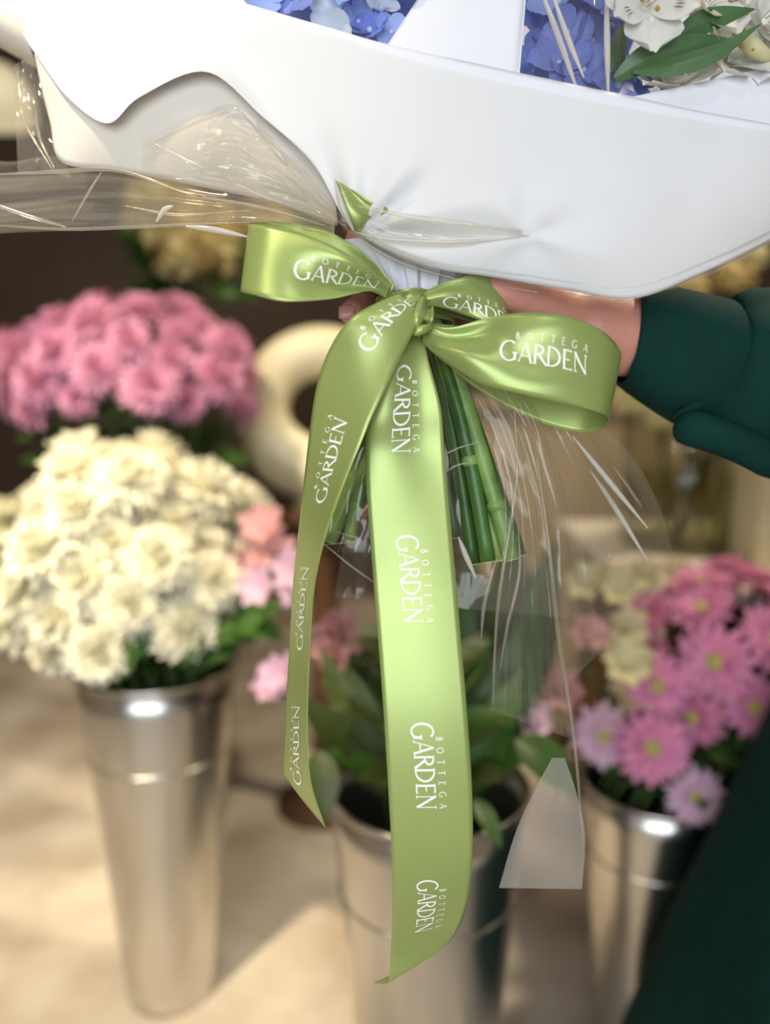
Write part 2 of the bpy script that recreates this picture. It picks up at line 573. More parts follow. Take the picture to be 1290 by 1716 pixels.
# gusset with a pointed end on the paper above the knot
film('cellophane_gusset', [(575, 388, .448), (640, 405, .446), (720, 415, .444), (800, 412, .440), (885, 396, .436)],
     [(562, 300, .436), (620, 345, .432), (700, 362, .430), (790, 372, .430), (887, 394, .434)], 26, 7, M['film'], 0.003, 2, 3.0, 0.0014)
# left wing reaching out of the picture: two leaves of film
W1b = [(-130, 402, .50), (0, 391, .492), (150, 385, .482), (300, 377, .470), (430, 372, .460), (560, 392, .462)]
W1t = [(-130, 288, .49), (0, 290, .482), (170, 281, .472), (330, 306, .458), (450, 330, .452), (562, 362, .456)]
film('cellophane_wing', W1b, W1t, 36, 9, M['film_wing'], 0.0045, 3.3, 4.0, 0.0016)
W2b = [(-130, 396, .53), (0, 388, .52), (150, 383, .505), (300, 379, .490), (430, 378, .475), (560, 395, .468)]
W2t = [(-130, 230, .53), (0, 270, .52), (100, 262, .505), (300, 290, .490), (450, 325, .475), (562, 365, .465)]
film('cellophane_wing', W2b, W2t, 30, 8, M['film_wing'], 0.005, 2.6, 5.0, 0.002)
# film rising at the far left
film('cellophane_wing', [(30, 290, .50), (70, 285, .495), (120, 300, .49)], [(22, 110, .51), (45, 100, .505), (66, 120, .50)], 8, 14, M['film_wing'], 0.004, 2, 6.0, 0.002, 'v')
# crumpled triangle over the cream wing
film('cellophane_crumple', [(235, 298, .455), (330, 306, .446), (450, 330, .444), (520, 350, .448), (568, 376, .456)],
     [(240, 232, .452), (345, 186, .440), (405, 178, .430), (470, 235, .432), (560, 345, .448)], 24, 12, M['film'], 0.0045, 4, 7.0, 0.003)
film('cellophane_crumple', [(330, 300, .440), (420, 318, .437), (500, 340, .440), (565, 374, .450)],
     [(350, 205, .430), (400, 185, .424), (470, 240, .428), (558, 340, .446)], 14, 9, M['film'], 0.005, 3, 8.0, 0.004)
M['film_skirt'] = film_material('cellophane_skirt', tint=(0.97, 0.96, 0.92), haze=0.07, rough=0.06)
# skirt of film round the stems
film('cellophane_skirt', [(700, 545, .470), (690, 650, .455), (600, 760, .448), (545, 850, .446), (530, 925, .450)],
     [(715, 545, .468), (740, 650, .452), (760, 760, .445), (770, 850, .443), (775, 930, .445)], 20, 8, M['film'], 0.004, 4, 9.0, 0.0016)
film('cellophane_skirt', [(712, 548, .466), (775, 650, .452), (825, 760, .448), (842, 900, .450), (828, 1060, .458), (822, 1190, .470)],
     [(730, 548, .466), (850, 655, .455), (905, 790, .455), (925, 960, .460), (950, 1150, .470), (962, 1240, .476)], 24, 9, M['film_skirt'], 0.007, 2.5, 10.0, 0.0014)
film('cellophane_skirt', [(722, 550, .470), (850, 655, .462), (905, 790, .462), (925, 960, .468), (948, 1150, .478)],
     [(740, 550, .472), (930, 660, .475), (1040, 740, .490), (1105, 850, .505), (1135, 965, .520)], 22, 9, M['film_skirt'], 0.008, 2.4, 11.0, 0.0015)
film('cellophane_skirt', [(690, 550, .505), (640, 700, .510), (590, 850, .512), (560, 1000, .520)],
     [(740, 550, .510), (880, 680, .520), (960, 850, .525), (1000, 1040, .535)], 16, 10, M['film_skirt'], 0.006, 3, 12.0, 0.003)
o = film('cellophane_tail', [(925, 1270, .470), (893, 1330, .472), (862, 1400, .478), (836, 1488, .486)],
         [(946, 1270, .474), (966, 1330, .478), (980, 1400, .484), (975, 1490, .492)], 14, 8, M['film_glare'], 0.0008, 1.2, 13.0, 0.0002, smooth=True)
tag(o, 'end of the hanging cellophane with a painted reflection')
# film in front of the flowers, upper right, with two upright pleats
film('cellophane_pleat', [(895, 165, .438), (925, 162, .434), (965, 158, .436), (1000, 160, .438), (1018, 158, .432), (1040, 165, .438)],
     [(880, -60, .446), (905, -60, .440), (930, -60, .444), (1000, -60, .446), (1016, -60, .438), (1040, -60, .446)], 20, 6, M['film'], .0006, 2, 14.0, .0004, smooth=True)


def rolled_fold(pts, r, name='cellophane_fold'):
    q = [cat([Vector(p) for p in pts], i/24) for i in range(25)]
    p3 = [P(a.x, a.y, a.z) for a in q]
    n = len(p3)
    rad = [r*(0.25 + 0.75*math.sin(PI*min(max(i/(n-1), 0.04), 0.96))) for i in range(n)]
    return mk(name, *tube_geo(p3, rad, 8, False), M['film_glint' if r >= .0016 else 'film_fold'], BQ)


M['film_glint'] = film_material('cellophane_glint', tint=(0.97, 0.96, 0.93), haze=0.75, rough=0.15, ior=2.3)  # white haze paints lamp highlights along the thicker folds
M['film_fold'] = film_material('cellophane_folded', tint=(0.97, 0.96, 0.92), haze=0.16, rough=0.12, ior=1.55)
for pts, r in [([(905, -20, .436), (935, 60, .433), (970, 160, .432)], .0018), ([(922, -20, .436), (950, 60, .433), (978, 130, .432)], .0016),
               ([(1016, -20, .434), (1017, 70, .432), (1019, 165, .430)], .0018),
               ([(960, 732, .465), (1015, 800, .470), (1085, 885, .478)], .0017), ([(1028, 782, .480), (1055, 820, .482), (1075, 850, .484)], .0010),
               ([(990, 790, .482), (1030, 850, .488), (1085, 940, .494)], .0017),
               ([(862, 690, .452), (866, 800, .452), (848, 920, .453), (832, 1040, .458), (826, 1180, .468)], .0012),
               ([(900, 770, .456), (918, 900, .460), (935, 1060, .466), (962, 1240, .474), (979, 1440, .486)], .0014),
               ([(868, 880, .452), (870, 960, .455), (850, 1050, .458), (838, 1120, .462)], .0011),
               ([(832, 935, .452), (812, 1010, .456), (806, 1070, .458)], .0012),
               ([(262, 372, .462), (275, 352, .460), (290, 345, .458)], .0016), ([(312, 379, .462), (360, 385, .460), (416, 397, .458)], .0018),
               ([(-40, 330, .480), (40, 360, .478), (110, 380, .476)], .0014), ([(120, 372, .472), (150, 320, .468), (170, 288, .466)], .0008),
               ([(0, 292, .478), (90, 288, .474), (200, 286, .466), (330, 330, .455)], .0012),
               ([(560, 300, .434), (575, 350, .436), (592, 386, .440)], .0018),
               ([(592, 388, .440), (650, 400, .440), (760, 405, .438), (870, 398, .434)], .0012),
               ([(600, 345, .432), (680, 362, .429), (780, 375, .429), (875, 388, .433)], .0014),
               ([(525, 915, .452), (600, 905, .450), (560, 890, .450)], .0006), ([(535, 905, .452), (590, 950, .455), (640, 985, .458)], .0008),
               ([(730, 770, .444), (765, 752, .443), (805, 740, .443)], .0006), ([(735, 800, .444), (765, 780, .443), (795, 775, .443)], .0006),
               ([(768, 900, .446), (780, 930, .447), (797, 968, .448)], .0017),
               ([(562, 366, .444), (480, 300, .430), (400, 245, .424)], .0008), ([(562, 368, .444), (450, 290, .432), (352, 196, .428)], .0007),
               ([(562, 370, .446), (420, 320, .436), (250, 236, .450)], .0008), ([(400, 182, .424), (425, 205, .424), (436, 222, .425)], .0016), ([(400, 182, .422), (330, 205, .432), (245, 245, .450)], .0010),
               ([(400, 300, .430), (398, 262, .428), (396, 245, .426)], .0006), ([(455, 245, .425), (470, 262, .426), (482, 278, .428)], .0017), ([(340, 330, .455), (440, 348, .452), (545, 378, .454)], .0012),
               ([(210, 345, .470), (300, 360, .466), (420, 352, .458)], .0009), ([(0, 378, .482), (120, 384, .478), (300, 377, .468), (420, 372, .460)], .0010), ([(60, 180, .50), (66, 230, .498), (90, 280, .492)], .0010),
               ([(30, 120, .508), (40, 200, .504), (88, 285, .495)], .0008), ([(590, 390, .452), (660, 435, .458), (760, 466, .460), (900, 490, .460)], .0012),
               ([(1060, 503, .464), (1180, 461, .464), (1295, 407, .466)], .0012)]:
    rolled_fold(pts, r)

# ------------------------------------------------------------------ bouquet: stems
STEMS = [([(712, 500, .484), (742, 640, .478), (772, 800, .476), (793, 944, .478)], .0048, 'stem_dark'),
         ([(706, 500, .474), (758, 650, .466), (792, 790, .462), (818, 940, .464)], .0045, 'stem_dark'),
         ([(716, 500, .477), (768, 640, .468), (812, 780, .462), (858, 936, .462)], .0052, 'stem'),
         ([(704, 500, .480), (752, 640, .470), (790, 760, .468), (836, 938, .470)], .0040, 'stem'),
         ([(722, 500, .490), (772, 640, .486), (826, 800, .484), (872, 930, .486)], .0042, 'stem_dark'),
         ([(690, 500, .494), (722, 650, .492), (748, 800, .490), (762, 900, .492)], .0045, 'stem_dark'),
         ([(676, 500, .480), (642, 680, .474), (600, 790, .472), (549, 905, .474)], .0056, 'stem'),
         ([(684, 500, .476), (640, 690, .466), (608, 800, .462), (584, 905, .462)], .0038, 'stem'),
         ([(680, 500, .488), (650, 680, .488), (600, 800, .488), (540, 900, .490)], .0046, 'stem_dark')]
for i, (pts, r, m) in enumerate(STEMS):
    c = [Vector(p) for p in pts]
    p3 = [P(*cat(c, k/16)) for k in range(17)]
    rad = [r*(0.62 + 0.38*min(1, k/6)) for k in range(17)]
    st = mk('stem', *tube_geo(p3, rad, 10), M[m], BQ)
    d = (p3[-1] - p3[-2]).normalized()
    mk('cut_end', *tube_geo([p3[-1] - d*0.0005, p3[-1] + d*0.0006], r*0.93, 10), M['cut'], st, world=False if False else True)
    if i in (1, 2, 7):
        k = 10 if i == 1 else 13
        q = p3[k]
        mk('node', *tube_geo([q - d*0.003, q - d*0.001, q + d*0.001, q + d*0.003], [r*1.0, r*1.22, r*1.2, r*1.0], 10, False), M['stem' if i == 1 else m], st)


# ------------------------------------------------------------------ flowers: pieces
def petal_geo(L, W, curl, cup, nl=5, nw=4, tip=0.35, wav=0.0, base=0.12, seed=0.0):
    """petal along +X from origin, opening to +Z; curl bends up(+)/down(-)"""
    V, F = [], []
    for i in range(nl+1):
        t = i/nl
        wd = W*(base + (1-base)*math.sin(PI*min(t**(0.75)*0.62 + 0.0, 1.0)))
        if t > 1-tip:
            k = (t-(1-tip))/tip
            wd *= math.sqrt(max(0.0, 1-k*k*0.93))
        a = curl*t
        x = L*(math.sin(a)/curl if abs(curl) > 1e-4 else t)
        z = L*((1-math.cos(a))/curl if abs(curl) > 1e-4 else 0)
        for j in range(nw+1):
            s = 2*j/nw - 1
            V.append(Vector((x, s*wd/2, z + cup*W*s*s*math.sin(PI*t*0.6) + wav*W*math.sin(7*s + 9*t + seed)*t)))
    for i in range(nl):
        for j in range(nw):
            F.append((i*(nw+1)+j, (i+1)*(nw+1)+j, (i+1)*(nw+1)+j+1, i*(nw+1)+j+1))
    return V, F


def xform(g, mtx):
    return [mtx @ v for v in g[0]], g[1]


def rays(n, L, W, elev, curl, cup, off=0.0, jit=0.15, rr=None, zoff=0.0, rad=0.0, tip=0.35, nl=3, nw=2):
    gs = []
    for i in range(n):
        a = 2*PI*(i + off)/n + rr.uniform(-jit, jit)*2*PI/n
        l = L*rr.uniform(0.88, 1.05)
        g = petal_geo(l, W, curl + rr.uniform(-.2, .2), cup, nl, nw, tip)
        m = Matrix.Translation((0, 0, zoff)) @ Matrix.Rotation(a, 4, 'Z') @ Matrix.Translation((rad, 0, 0)) @ Matrix.Rotation(-(elev + rr.uniform(-.12, .12)), 4, 'Y')
        gs.append(xform(g, m))
    return join_geo(*gs)


def bloom_mesh(name, kind, seed, mat):
    rr = random.Random(seed)
    if kind == 'mum':
        g = join_geo(rays(20, 1.0, .30, .02, -.5, .25, 0, rr=rr), rays(19, .92, .28, .28, -.25, .25, .5, rr=rr, zoff=.05),
                     rays(17, .80, .26, .55, .2, .25, .2, rr=rr, zoff=.08), rays(14, .64, .24, .85, .6, .25, .7, rr=rr, zoff=.10),
                     rays(10, .48, .22, 1.12, .9, .25, .1, rr=rr, zoff=.10), rays(6, .36, .2, 1.4, .9, .25, .4, rr=rr, zoff=.10))
    elif kind == 'daisy':
        g = join_geo(rays(15, 1.0, .33, .05, -.3, .2, 0, rr=rr, rad=.10), rays(14, .90, .30, .26, -.1, .2, .5, rr=rr, zoff=.05, rad=.10),
                     rays(10, .62, .24, .55, .2, .2, .2, rr=rr, zoff=.08, rad=.1))
    me = bpy.data.meshes.new(name)
    me.from_pydata([tuple(v) for v in g[0]], [], g[1])
    me.polygons.foreach_set('use_smooth', [True]*len(me.polygons))
    me.materials.append(mat)
    return me


def dome_mesh(name, mat, r=.24, h=.2):
    V, F = lathe_geo([(r, 0), (r*.98, h*.45), (r*.8, h*.8), (r*.45, h*1.0), (0.001, h*1.02)], (0, 0, 0), 14)
    me = bpy.data.meshes.new(name)
    me.from_pydata([tuple(v) for v in V], [], F)
    me.polygons.foreach_set('use_smooth', [True]*len(me.polygons))
    me.materials.append(mat)
    return me


BLOOM = {'white': [bloom_mesh('bloom', 'mum', s, M['white']) for s in (1, 2, 3)],
         'pink': [bloom_mesh('bloom', 'mum', s, M['pink']) for s in (4, 5, 6)],
         'pinkl': [bloom_mesh('bloom', 'daisy', s, M['pinkl']) for s in (7, 8, 9)],
         'pinkp': [bloom_mesh('bloom', 'daisy', s, M['pinkp']) for s in (10, 11)]}
CENTRE = dome_mesh('centre', M['ycen'])
CENTRE2 = dome_mesh('centre', M['ycen'], .12, .36)


def curved_stem(a, b, c, n=6):
    a, b, c = Vector(a), Vector(b), Vector(c)
    return [(1-t)**2*a + 2*t*(1-t)*b + t*t*c for t in [i/n for i in range(n+1)]]


def flower(name, label, group, pos, axis, R_, kind, root_pt, mouth_pt, cat_='flower', stem_r=.0028, rng=R):
    """a cut flower: stem from inside the bucket, bloom on top"""
    e = empty(name, root_pt, label, cat_, group)
    axis = Vector(axis).normalized()
    pos = Vector(pos)
    b = link('bloom', rng.choice(BLOOM[kind]), None, e)
    q = axis.to_track_quat('Z', 'Y')
    b.rotation_euler = (q @ Euler((0, 0, rng.uniform(0, 6.28))).to_quaternion()).to_euler()
    b.location = pos - Vector(root_pt)
    b.scale = (R_, R_, R_*.95)
    c = link('centre', CENTRE if kind in ('pinkl', 'pinkp') else CENTRE2, None, b)
    if kind in ('pinkl', 'pinkp'):
        c.location = (0, 0, .04)
    sub = pos - axis*0.01
    pts = [Vector(root_pt)] + curved_stem(mouth_pt, Vector(mouth_pt)*0.45 + (pos - axis*0.12)*0.55, sub, 6)
    mk('stem', *tube_geo(pts, stem_r, 6), M['gstem'], e)
    return e


def leaf_geo(L, W, bend=0.6, fold=0.25, n=8, lobes=0.0):
    V, F = [], []
    for i in range(n+1):
        t = i/n
        wd = W*math.sin(PI*(0.04 + 0.96*t)**0.8)*(1 + lobes*math.sin(t*PI*7))
        a = -bend*t
        x = L*(math.sin(a)/(-bend) if bend else t) * -1 if False else L*math.sin(bend*t)/bend
        z = -L*(1-math.cos(bend*t))/bend
        for j, s in enumerate((-1, -.5, 0, .5, 1)):
            V.append(Vector((x, s*wd/2, z + fold*abs(s)*wd/2)))
    for i in range(n):
        for j in range(4):
            F.append((i*5+j, (i+1)*5+j, (i+1)*5+j+1, i*5+j+1))
    return V, F


def place_geo(g, pos, xdir, zdir):
    x = Vector(xdir).normalized()
    z = Vector(zdir)
    z = (z - x*z.dot(x)).normalized()
    y = z.cross(x)
    m = Matrix((x, y, z)).transposed().to_4x4()
    m.translation = Vector(pos)
    return xform(g, m)


def leafy(name, label, group, root, mouth, leaves, mat, cat_='foliage', lobes=0.0, bend=.7):
    """leafy stem: leaves = (tip position, base position, width)"""
    e = empty(name, root, label, cat_, group)
    top = sum((Vector(l[1]) for l in leaves), Vector())/len(leaves)
    mk('stem', *tube_geo([root] + curved_stem(mouth, (Vector(mouth)+top)/2, top, 5), .003, 6), M['gstem'], e)
    for tip, base, wd in leaves:
        tip, base = Vector(tip), Vector(base)
        d = tip - base
        g = leaf_geo(d.length*1.06, wd, bend, .3, 8, lobes)
        x = d.normalized() + Vector((0, 0, .3))
        mk('leaf', *place_geo(g, base, x, Vector((0, -.5, 1))), mat, e)
    return e


# ------------------------------------------------------------------ bouquet: hydrangea florets in the two windows
PET = {}
for key in ('hyd', 'hyd2', 'hyd3'):
    PET[key] = []
    for s in range(3):
        g = petal_geo(1.0, 1.06, (-.35, .25, .5)[s], (.10, .16, .06)[s], 6, 6, .5, .012, .25, s*2.0)
        me = bpy.data.meshes.new('petal')
        me.from_pydata([tuple(v) for v in g[0]], [], g[1])
        me.polygons.foreach_set('use_smooth', [True]*len(me.polygons))
        me.materials.append(M[key])
        PET[key].append(me)
EYE = dome_mesh('floret_eye', M['hyd3'], .13, .16)


def floret(px, py, z, size, key, tilt, rng):
    f = link('hydrangea_floret', EYE, None, BQ)
    n = (FW*-1 + RT*tilt[0] + UP*tilt[1]).normalized()
    f.location = P(px, py, z) - BQ.location
    q = n.to_track_quat('Z', 'Y')
    f.rotation_euler = (q @ Euler((0, 0, rng.uniform(0, 1.57))).to_quaternion()).to_euler()
    f.scale = (size,)*3
    for k in range(4):
        p = link('petal', rng.choice(PET[key]), None, f)
        p.rotation_euler = (0, -rng.uniform(-.1, .45), k*PI/2 + rng.uniform(-.15, .15))
        p.location = (0, 0, .03*(k % 2))
    return f


rh = random.Random(21)
HYD = []
for (px, py) in [(500, 0), (548, 22), (600, 38), (640, 12), (585, -18), (530, -30), (470, -22), (660, -30), (620, 52), (440, -8), (700, -45), (560, 60), (655, 55)]:
    HYD.append((px, py, .474 + rh.uniform(-.006, .012), .0135*rh.uniform(.85, 1.2), rh.choice(['hyd2', 'hyd2', 'hyd', 'hyd3'])))
for (px, py) in [(895, 15), (935, 5), (975, 25), (1005, -10), (905, 62), (950, 55), (990, 70), (1025, 45), (895, 105), (935, 110), (975, 118), (1015, 112), (1035, 145), (960, 150),
                 (885, -25), (950, -40), (1000, -45), (915, 145), (1050, 165), (1060, 140)]:
    k = 'hyd2' if (py < 30 and rh.random() < .6) else 'hyd'
    HYD.append((px, py, (.482 if px < 925 else .468) + rh.uniform(-.012, .012), .018*rh.uniform(.85, 1.2), k))
for (cx, cy, n) in [(575, -95, 34), (985, -75, 30)]:          # the heads go on above the paper's edge
    for i in range(n):
        a, q = i*2.4, math.sqrt((i+.5)/n)
        HYD.append((cx + 135*q*math.cos(a), cy + 75*q*math.sin(a), .462 + .05*q*q + rh.uniform(-.004, .004), .0155*rh.uniform(.85, 1.15), rh.choice(['hyd', 'hyd2', 'hyd2', 'hyd3'])))
for (px, py, z, s, k) in HYD:
    floret(px, py, z, s, k, (rh.uniform(-.55, .55), rh.uniform(-.4, .6)), rh)
# deep mass of the hydrangea head behind the florets, so no gap shows through
for (cx, cy, z, rx, ry) in [(570, -20, .52, .055, .040), (985, 20, .52, .035, .050)]:
    V, F = [], []
    c = P(cx, cy, z)
    for i in range(13):
        th = PI*i/12
        for k in range(20):
            a = 2*PI*k/20
            d = Vector((math.sin(th)*math.cos(a)*rx, math.sin(th)*math.sin(a)*.03, math.cos(th)*ry))
            V.append(c + d*(1 + .15*noise.noise(d*60)))
    for i in range(12):
        for k in range(20):
            F.append((i*20+k, i*20+(k+1) % 20, (i+1)*20+(k+1) % 20, (i+1)*20+k))
    mk('hydrangea_core', V, F, M['hyd'], BQ)


def alstro(parent, pos, axis, up, size, mat, rng, spots=True, name='alstroemeria'):
    """six broad frilled petals round a throat"""
    g = lathe_geo([(.03, -.45), (.07, -.25), (.14, -.05), (.2, .05)], (0, 0, 0), 12)
    me = bpy.data.meshes.new('throat')
    me.from_pydata([tuple(v) for v in g[0]], [], g[1])
    me.materials.append(mat)
    f = link(name, me, None, parent)
    z = Vector(axis).normalized()
    x = Vector(up)
    x = (x - z*x.dot(z)).normalized()
    m3 = Matrix((x, z.cross(x), z)).transposed()
    f.rotation_euler = m3.to_euler()
    base = Vector((0, 0, 0))
    q = parent
    while q is not None:
        base += Vector(q.location)
        q = q.parent
    f.location = Vector(pos) - base
    f.scale = (size,)*3
    for k in range(6):
        outer = k % 2 == 0
        g = petal_geo(1.02 if outer else .98, 1.05 if outer else .62, -.5 if outer else -.3, .14, 9, 10, .26, .02, .18, k*1.3)
        mt = Matrix.Rotation(k*PI/3 + rng.uniform(-.08, .08), 4, 'Z') @ Matrix.Translation((.1, 0, 0)) @ Matrix.Rotation(-(.72 if outer else .85), 4, 'Y')
        V, F = xform(g, mt)
        mk('petal', V, F, mat, f, world=False)
    for k in range(5):
        a = k*1.25
        p0 = Vector((.04*math.cos(a), .04*math.sin(a), 0))
        p1 = p0 + Vector((.10*math.cos(a)+.05, .10*math.sin(a), .42))
        p2 = p1 + Vector((.12*math.cos(a)+.05, .12*math.sin(a), .22))
        mk('stamen', *tube_geo([p0, p1, p2], .012, 5), mat, f, world=False)
        mk('anther', *tube_geo([p2 - Vector((.05, 0, .02)), p2, p2 + Vector((.05, 0, .02))], [.02, .05, .02], 6), M['anther'], f, world=False)
    if spots:
        for k in (1, 5):
            for s in (-1, 0, 1):
                a = k*PI/3 + s*.12
                q0, q1 = Vector((.45*math.cos(a), .45*math.sin(a), .42)), Vector((.60*math.cos(a), .60*math.sin(a), .56))
                mk('streak', *tube_geo([q0, (q0+q1)/2, q1], [.004, .012, .004], 5), M['streak'], f, world=False)
    return f


ra = random.Random(3)
alstro(BQ, P(1082, 8, .438), FW*-1 + UP*-.15 + RT*-.05, UP*-1 + RT*.1, .031, M['alw'], ra)
alstro(BQ, P(1170, 20, .456), FW*-1 + UP*.25 + RT*.35, UP*-1 + RT*.6, .029, M['alw'], ra)
alstro(BQ, P(1120, 150, .461), FW*-1 + UP*.75 + RT*-.1, UP*1 + RT*-.2, .0277, M['alw'], ra, False)
alstro(BQ, P(1215, 105, .464), FW*-1 + UP*.3 + RT*.3, UP*-.8 + RT*-.6, .029, M['alw'], ra, False)
alstro(BQ, P(1275, 40, .468), FW*-1 + UP*.1 + RT*.3, UP*-1 + RT*.2, .0304, M['alw'], ra, False)
alstro(BQ, P(1275, 120, .471), FW*-1 + UP*.5 + RT*-.3, UP*.6 + RT*-.6, .0277, M['alw'], ra, False)


def bleaf(pts, wd, twist, name='leaf'):
    c = [Vector(p) for p in pts]
    V, F = [], []
    n = 16
    for i in range(n+1):
        t = i/n
        p = P(*cat(c, t))
        d = (P(*cat(c, min(t+.03, 1))) - P(*cat(c, max(t-.03, 0)))).normalized()
        side = d.cross(FW).normalized()
        side = (side*math.cos(twist) + d.cross(side)*math.sin(twist)).normalized()
        nn = side.cross(d)
        w_ = wd*math.sin(PI*(0.05+.93*t)**.85)
        for s in (-1, -.6, -.2, 0, .2, .6, 1):
            V.append(p + side*s*w_/2 + nn*(.22*abs(s)*w_/2))
    for i in range(n):
        for j in range(6):
            F.append((i*7+j, (i+1)*7+j, (i+1)*7+j+1, i*7+j+1))
    mk(name, V, F, M['bleaf'], BQ)


bleaf([(1030, 132, .444), (1090, 95, .438), (1170, 75, .438), (1225, 66, .444)], .016, .35)
bleaf([(1060, 118, .440), (1130, 108, .434), (1200, 85, .432), (1275, 40, .434)], .014, -.25)
bleaf([(1125, 70, .440), (1170, 40, .438), (1215, 25, .440), (1265, 15, .446)], .013, .3)
bleaf([(1030, 120, .448), (1040, 80, .450), (1050, 30, .456)], .014, .6)
bleaf([(1215, 10, .460), (1260, -2, .464), (1310, -30, .470)], .018, .2)
bleaf([(1130, 10, .460), (1160, -10, .464), (1200, -40, .470)], .018, .2)
# a striped closed bud at the right
p3 = [P(*cat([Vector((1245, 62, .45)), Vector((1265, 82, .448)), Vector((1295, 100, .45))], k/8)) for k in range(9)]
mk('flower_bud', *tube_geo(p3, [.001, .003, .0046, .0052, .005, .0045, .004, .003, .001], 10), M['alc'], BQ)

# ------------------------------------------------------------------ ribbon
RB = empty('ribbon_bow', P(700, 525, .44), 'light green satin ribbon bow with white lettering tied round the bouquet', 'ribbon')
RW = 0.0455


class Ribbon:
    def __init__(self, st, width=RW):
        """st: (Apx, Apy, Bpx, Bpy, z, sign) edge pairs; sign says which edge lies farther when foreshortened"""
        self.A, self.B = [], []
        for (ax_, ay, bx, by, z, sg) in st:
            wpx = math.hypot(ax_-bx, ay-by)*z/FPX
            dz = math.sqrt(max(0.0, width*width - wpx*wpx))*sg if abs(sg) > 0 else 0
            self.A.append(P(ax_, ay, z + dz/2))
            self.B.append(P(bx, by, z - dz/2))
        self.wave = None
        n = 200
        self.s = [0.0]
        last = self.c(0)
        for i in range(1, n+1):
            q = self.c(i/n)
            self.s.append(self.s[-1] + (q-last).length)
            last = q
        self.len = self.s[-1]

    def c(self, u):
        return (cat(self.A, u) + cat(self.B, u))/2

    def pt(self, u, v):
        a, b = cat(self.A, u), cat(self.B, u)
        p = a.lerp(b, v)
        if self.wave:
            t = (self.c(min(u+.01, 1)) - self.c(max(u-.01, 0))).normalized()
            n = t.cross(b-a).normalized()
            p = p + n*self.wave(u, v)
        return p

    def u_at(self, s):
        s = min(max(s, 0), self.len)
        n = len(self.s)-1
        lo, hi = 0, n
        while hi-lo > 1:
            m = (lo+hi)//2
            if self.s[m] <= s: lo = m
            else: hi = m
        d = self.s[hi]-self.s[lo]
        return (lo + (s-self.s[lo])/d if d else lo)/n

    def s_near(self, px, py, lo=0.0, hi=1.0):
        best = None
        for i in range(201):
            u = i/200
            if u < lo or u > hi: continue
            x, y = proj(self.c(u))
            d = (x-px)**2+(y-py)**2
            if best is None or d < best[0]:
                best = (d, self.s[i])
        return best[1]

    def normal(self, u, v):
        du = self.pt(min(u+.004, 1), v) - self.pt(max(u-.004, 0), v)
        dv = self.pt(u, min(v+.02, 1)) - self.pt(u, max(v-.02, 0))
        return du.cross(dv).normalized()

    def build(self, name, nu=80, nv=14, cut=None):
        def fn(u, v):
            if cut:
                u = u*cut(v)
            return self.pt(u, v)
        V, F = grid_mesh(fn, nu, nv)
        o = mk(name, V, F, M['satin'], RB)
        solid(o, 0.00035)
        return o


# ---- lettering: flared roman capitals drawn as strokes (cap height 1)
def arc(cx, cy, rx, ry, a0, a1, n, w0, w1):
    pts = []
    for i in range(n+1):
        a = math.radians(a0 + (a1-a0)*i/n)
        wt = w0 + (w1-w0)*abs(math.cos(a))
        pts.append((cx + rx*math.cos(a), cy + ry*math.sin(a), wt))
    return pts


TH, TN = .135, .06


def line(x0, y0, x1, y1, w0, w1=None, n=5):
    w1 = w0 if w1 is None else w1
    return [(x0+(x1-x0)*i/n, y0+(y1-y0)*i/n, w0+(w1-w0)*i/n) for i in range(n+1)]


GL = {
    'G': (.98, [arc(.50, .5, .42, .48, 48, 318, 22, TN, TH), line(.82, .10, .82, .44, TH, TH, 3), line(.68, .44, .94, .44, TN, TN, 3)]),
    'A': (.86, [line(.04, 0, .42, 1.02, TN, TN), line(.42, 1.02, .80, 0, TH, TH), line(.18, .34, .66, .34, TN, TN), line(-.04, .02, .14, .02, .04, .04, 2), line(.68, .02, .92, .02, .04, .04, 2)]),
    'R': (.80, [line(.14, 0, .14, 1, TH), arc(.18, .75, .42, .225, 90, -90, 14, TN, TH), line(.36, .52, .84, 0, TH, TH), line(.03, .02, .25, .02, .04, .04, 2), line(.03, .98, .2, .98, .04, .04, 2)]),
    'D': (.96, [line(.14, 0, .14, 1, TH), arc(.20, .5, .64, .47, 90, -90, 20, TN, TH), line(.03, .02, .24, .02, TN, TN, 2), line(.03, .98, .24, .98, TN, TN, 2)]),
    'E': (.68, [line(.14, 0, .14, 1, TH), line(.03, .965, .58, .965, .07), line(.14, .52, .50, .52, .06), line(.03, .035, .62, .035, .07), line(.57, .88, .57, 1.0, .05, .05, 2), line(.61, 0, .61, .14, .05, .05, 2)]),
    'N': (.98, [line(.14, 0, .14, 1, TN), line(.12, .98, .82, .02, TH, TH, 7), line(.82, -.02, .82, 1, TN), line(.04, .02, .26, .02, .04, .04, 2), line(.02, .98, .16, .98, .04, .04, 2), line(.72, .98, .93, .98, .04, .04, 2)]),
    'B': (.70, [line(.14, 0, .14, 1, TH), arc(.18, .76, .34, .215, 90, -90, 10, TN+.03, TH), arc(.18, .27, .42, .245, 90, -90, 10, TN+.03, TH)]),
    'O': (1.04, [arc(.50, .5, .43, .46, 0, 360, 24, TN+.03, TH)]),
    'T': (.74, [line(.36, 0, .36, 1, TH), line(.02, .955, .70, .955, .09)]),
}


def stroke_quads(pts):
    L, Rr = [], []
    n = len(pts)
    for i, (x, y, w_) in enumerate(pts):
        x0, y0, _ = pts[max(i-1, 0)]
        x1, y1, _ = pts[min(i+1, n-1)]
        dx, dy = x1-x0, y1-y0
        l = math.hypot(dx, dy) or 1
        nx, ny = -dy/l*w_/2, dx/l*w_/2
        L.append((x+nx, y+ny))
        Rr.append((x-nx, y-ny))
    V = L + Rr
    F = [(i, i+1, n+i+1, n+i) for i in range(n-1)]
    return V, F


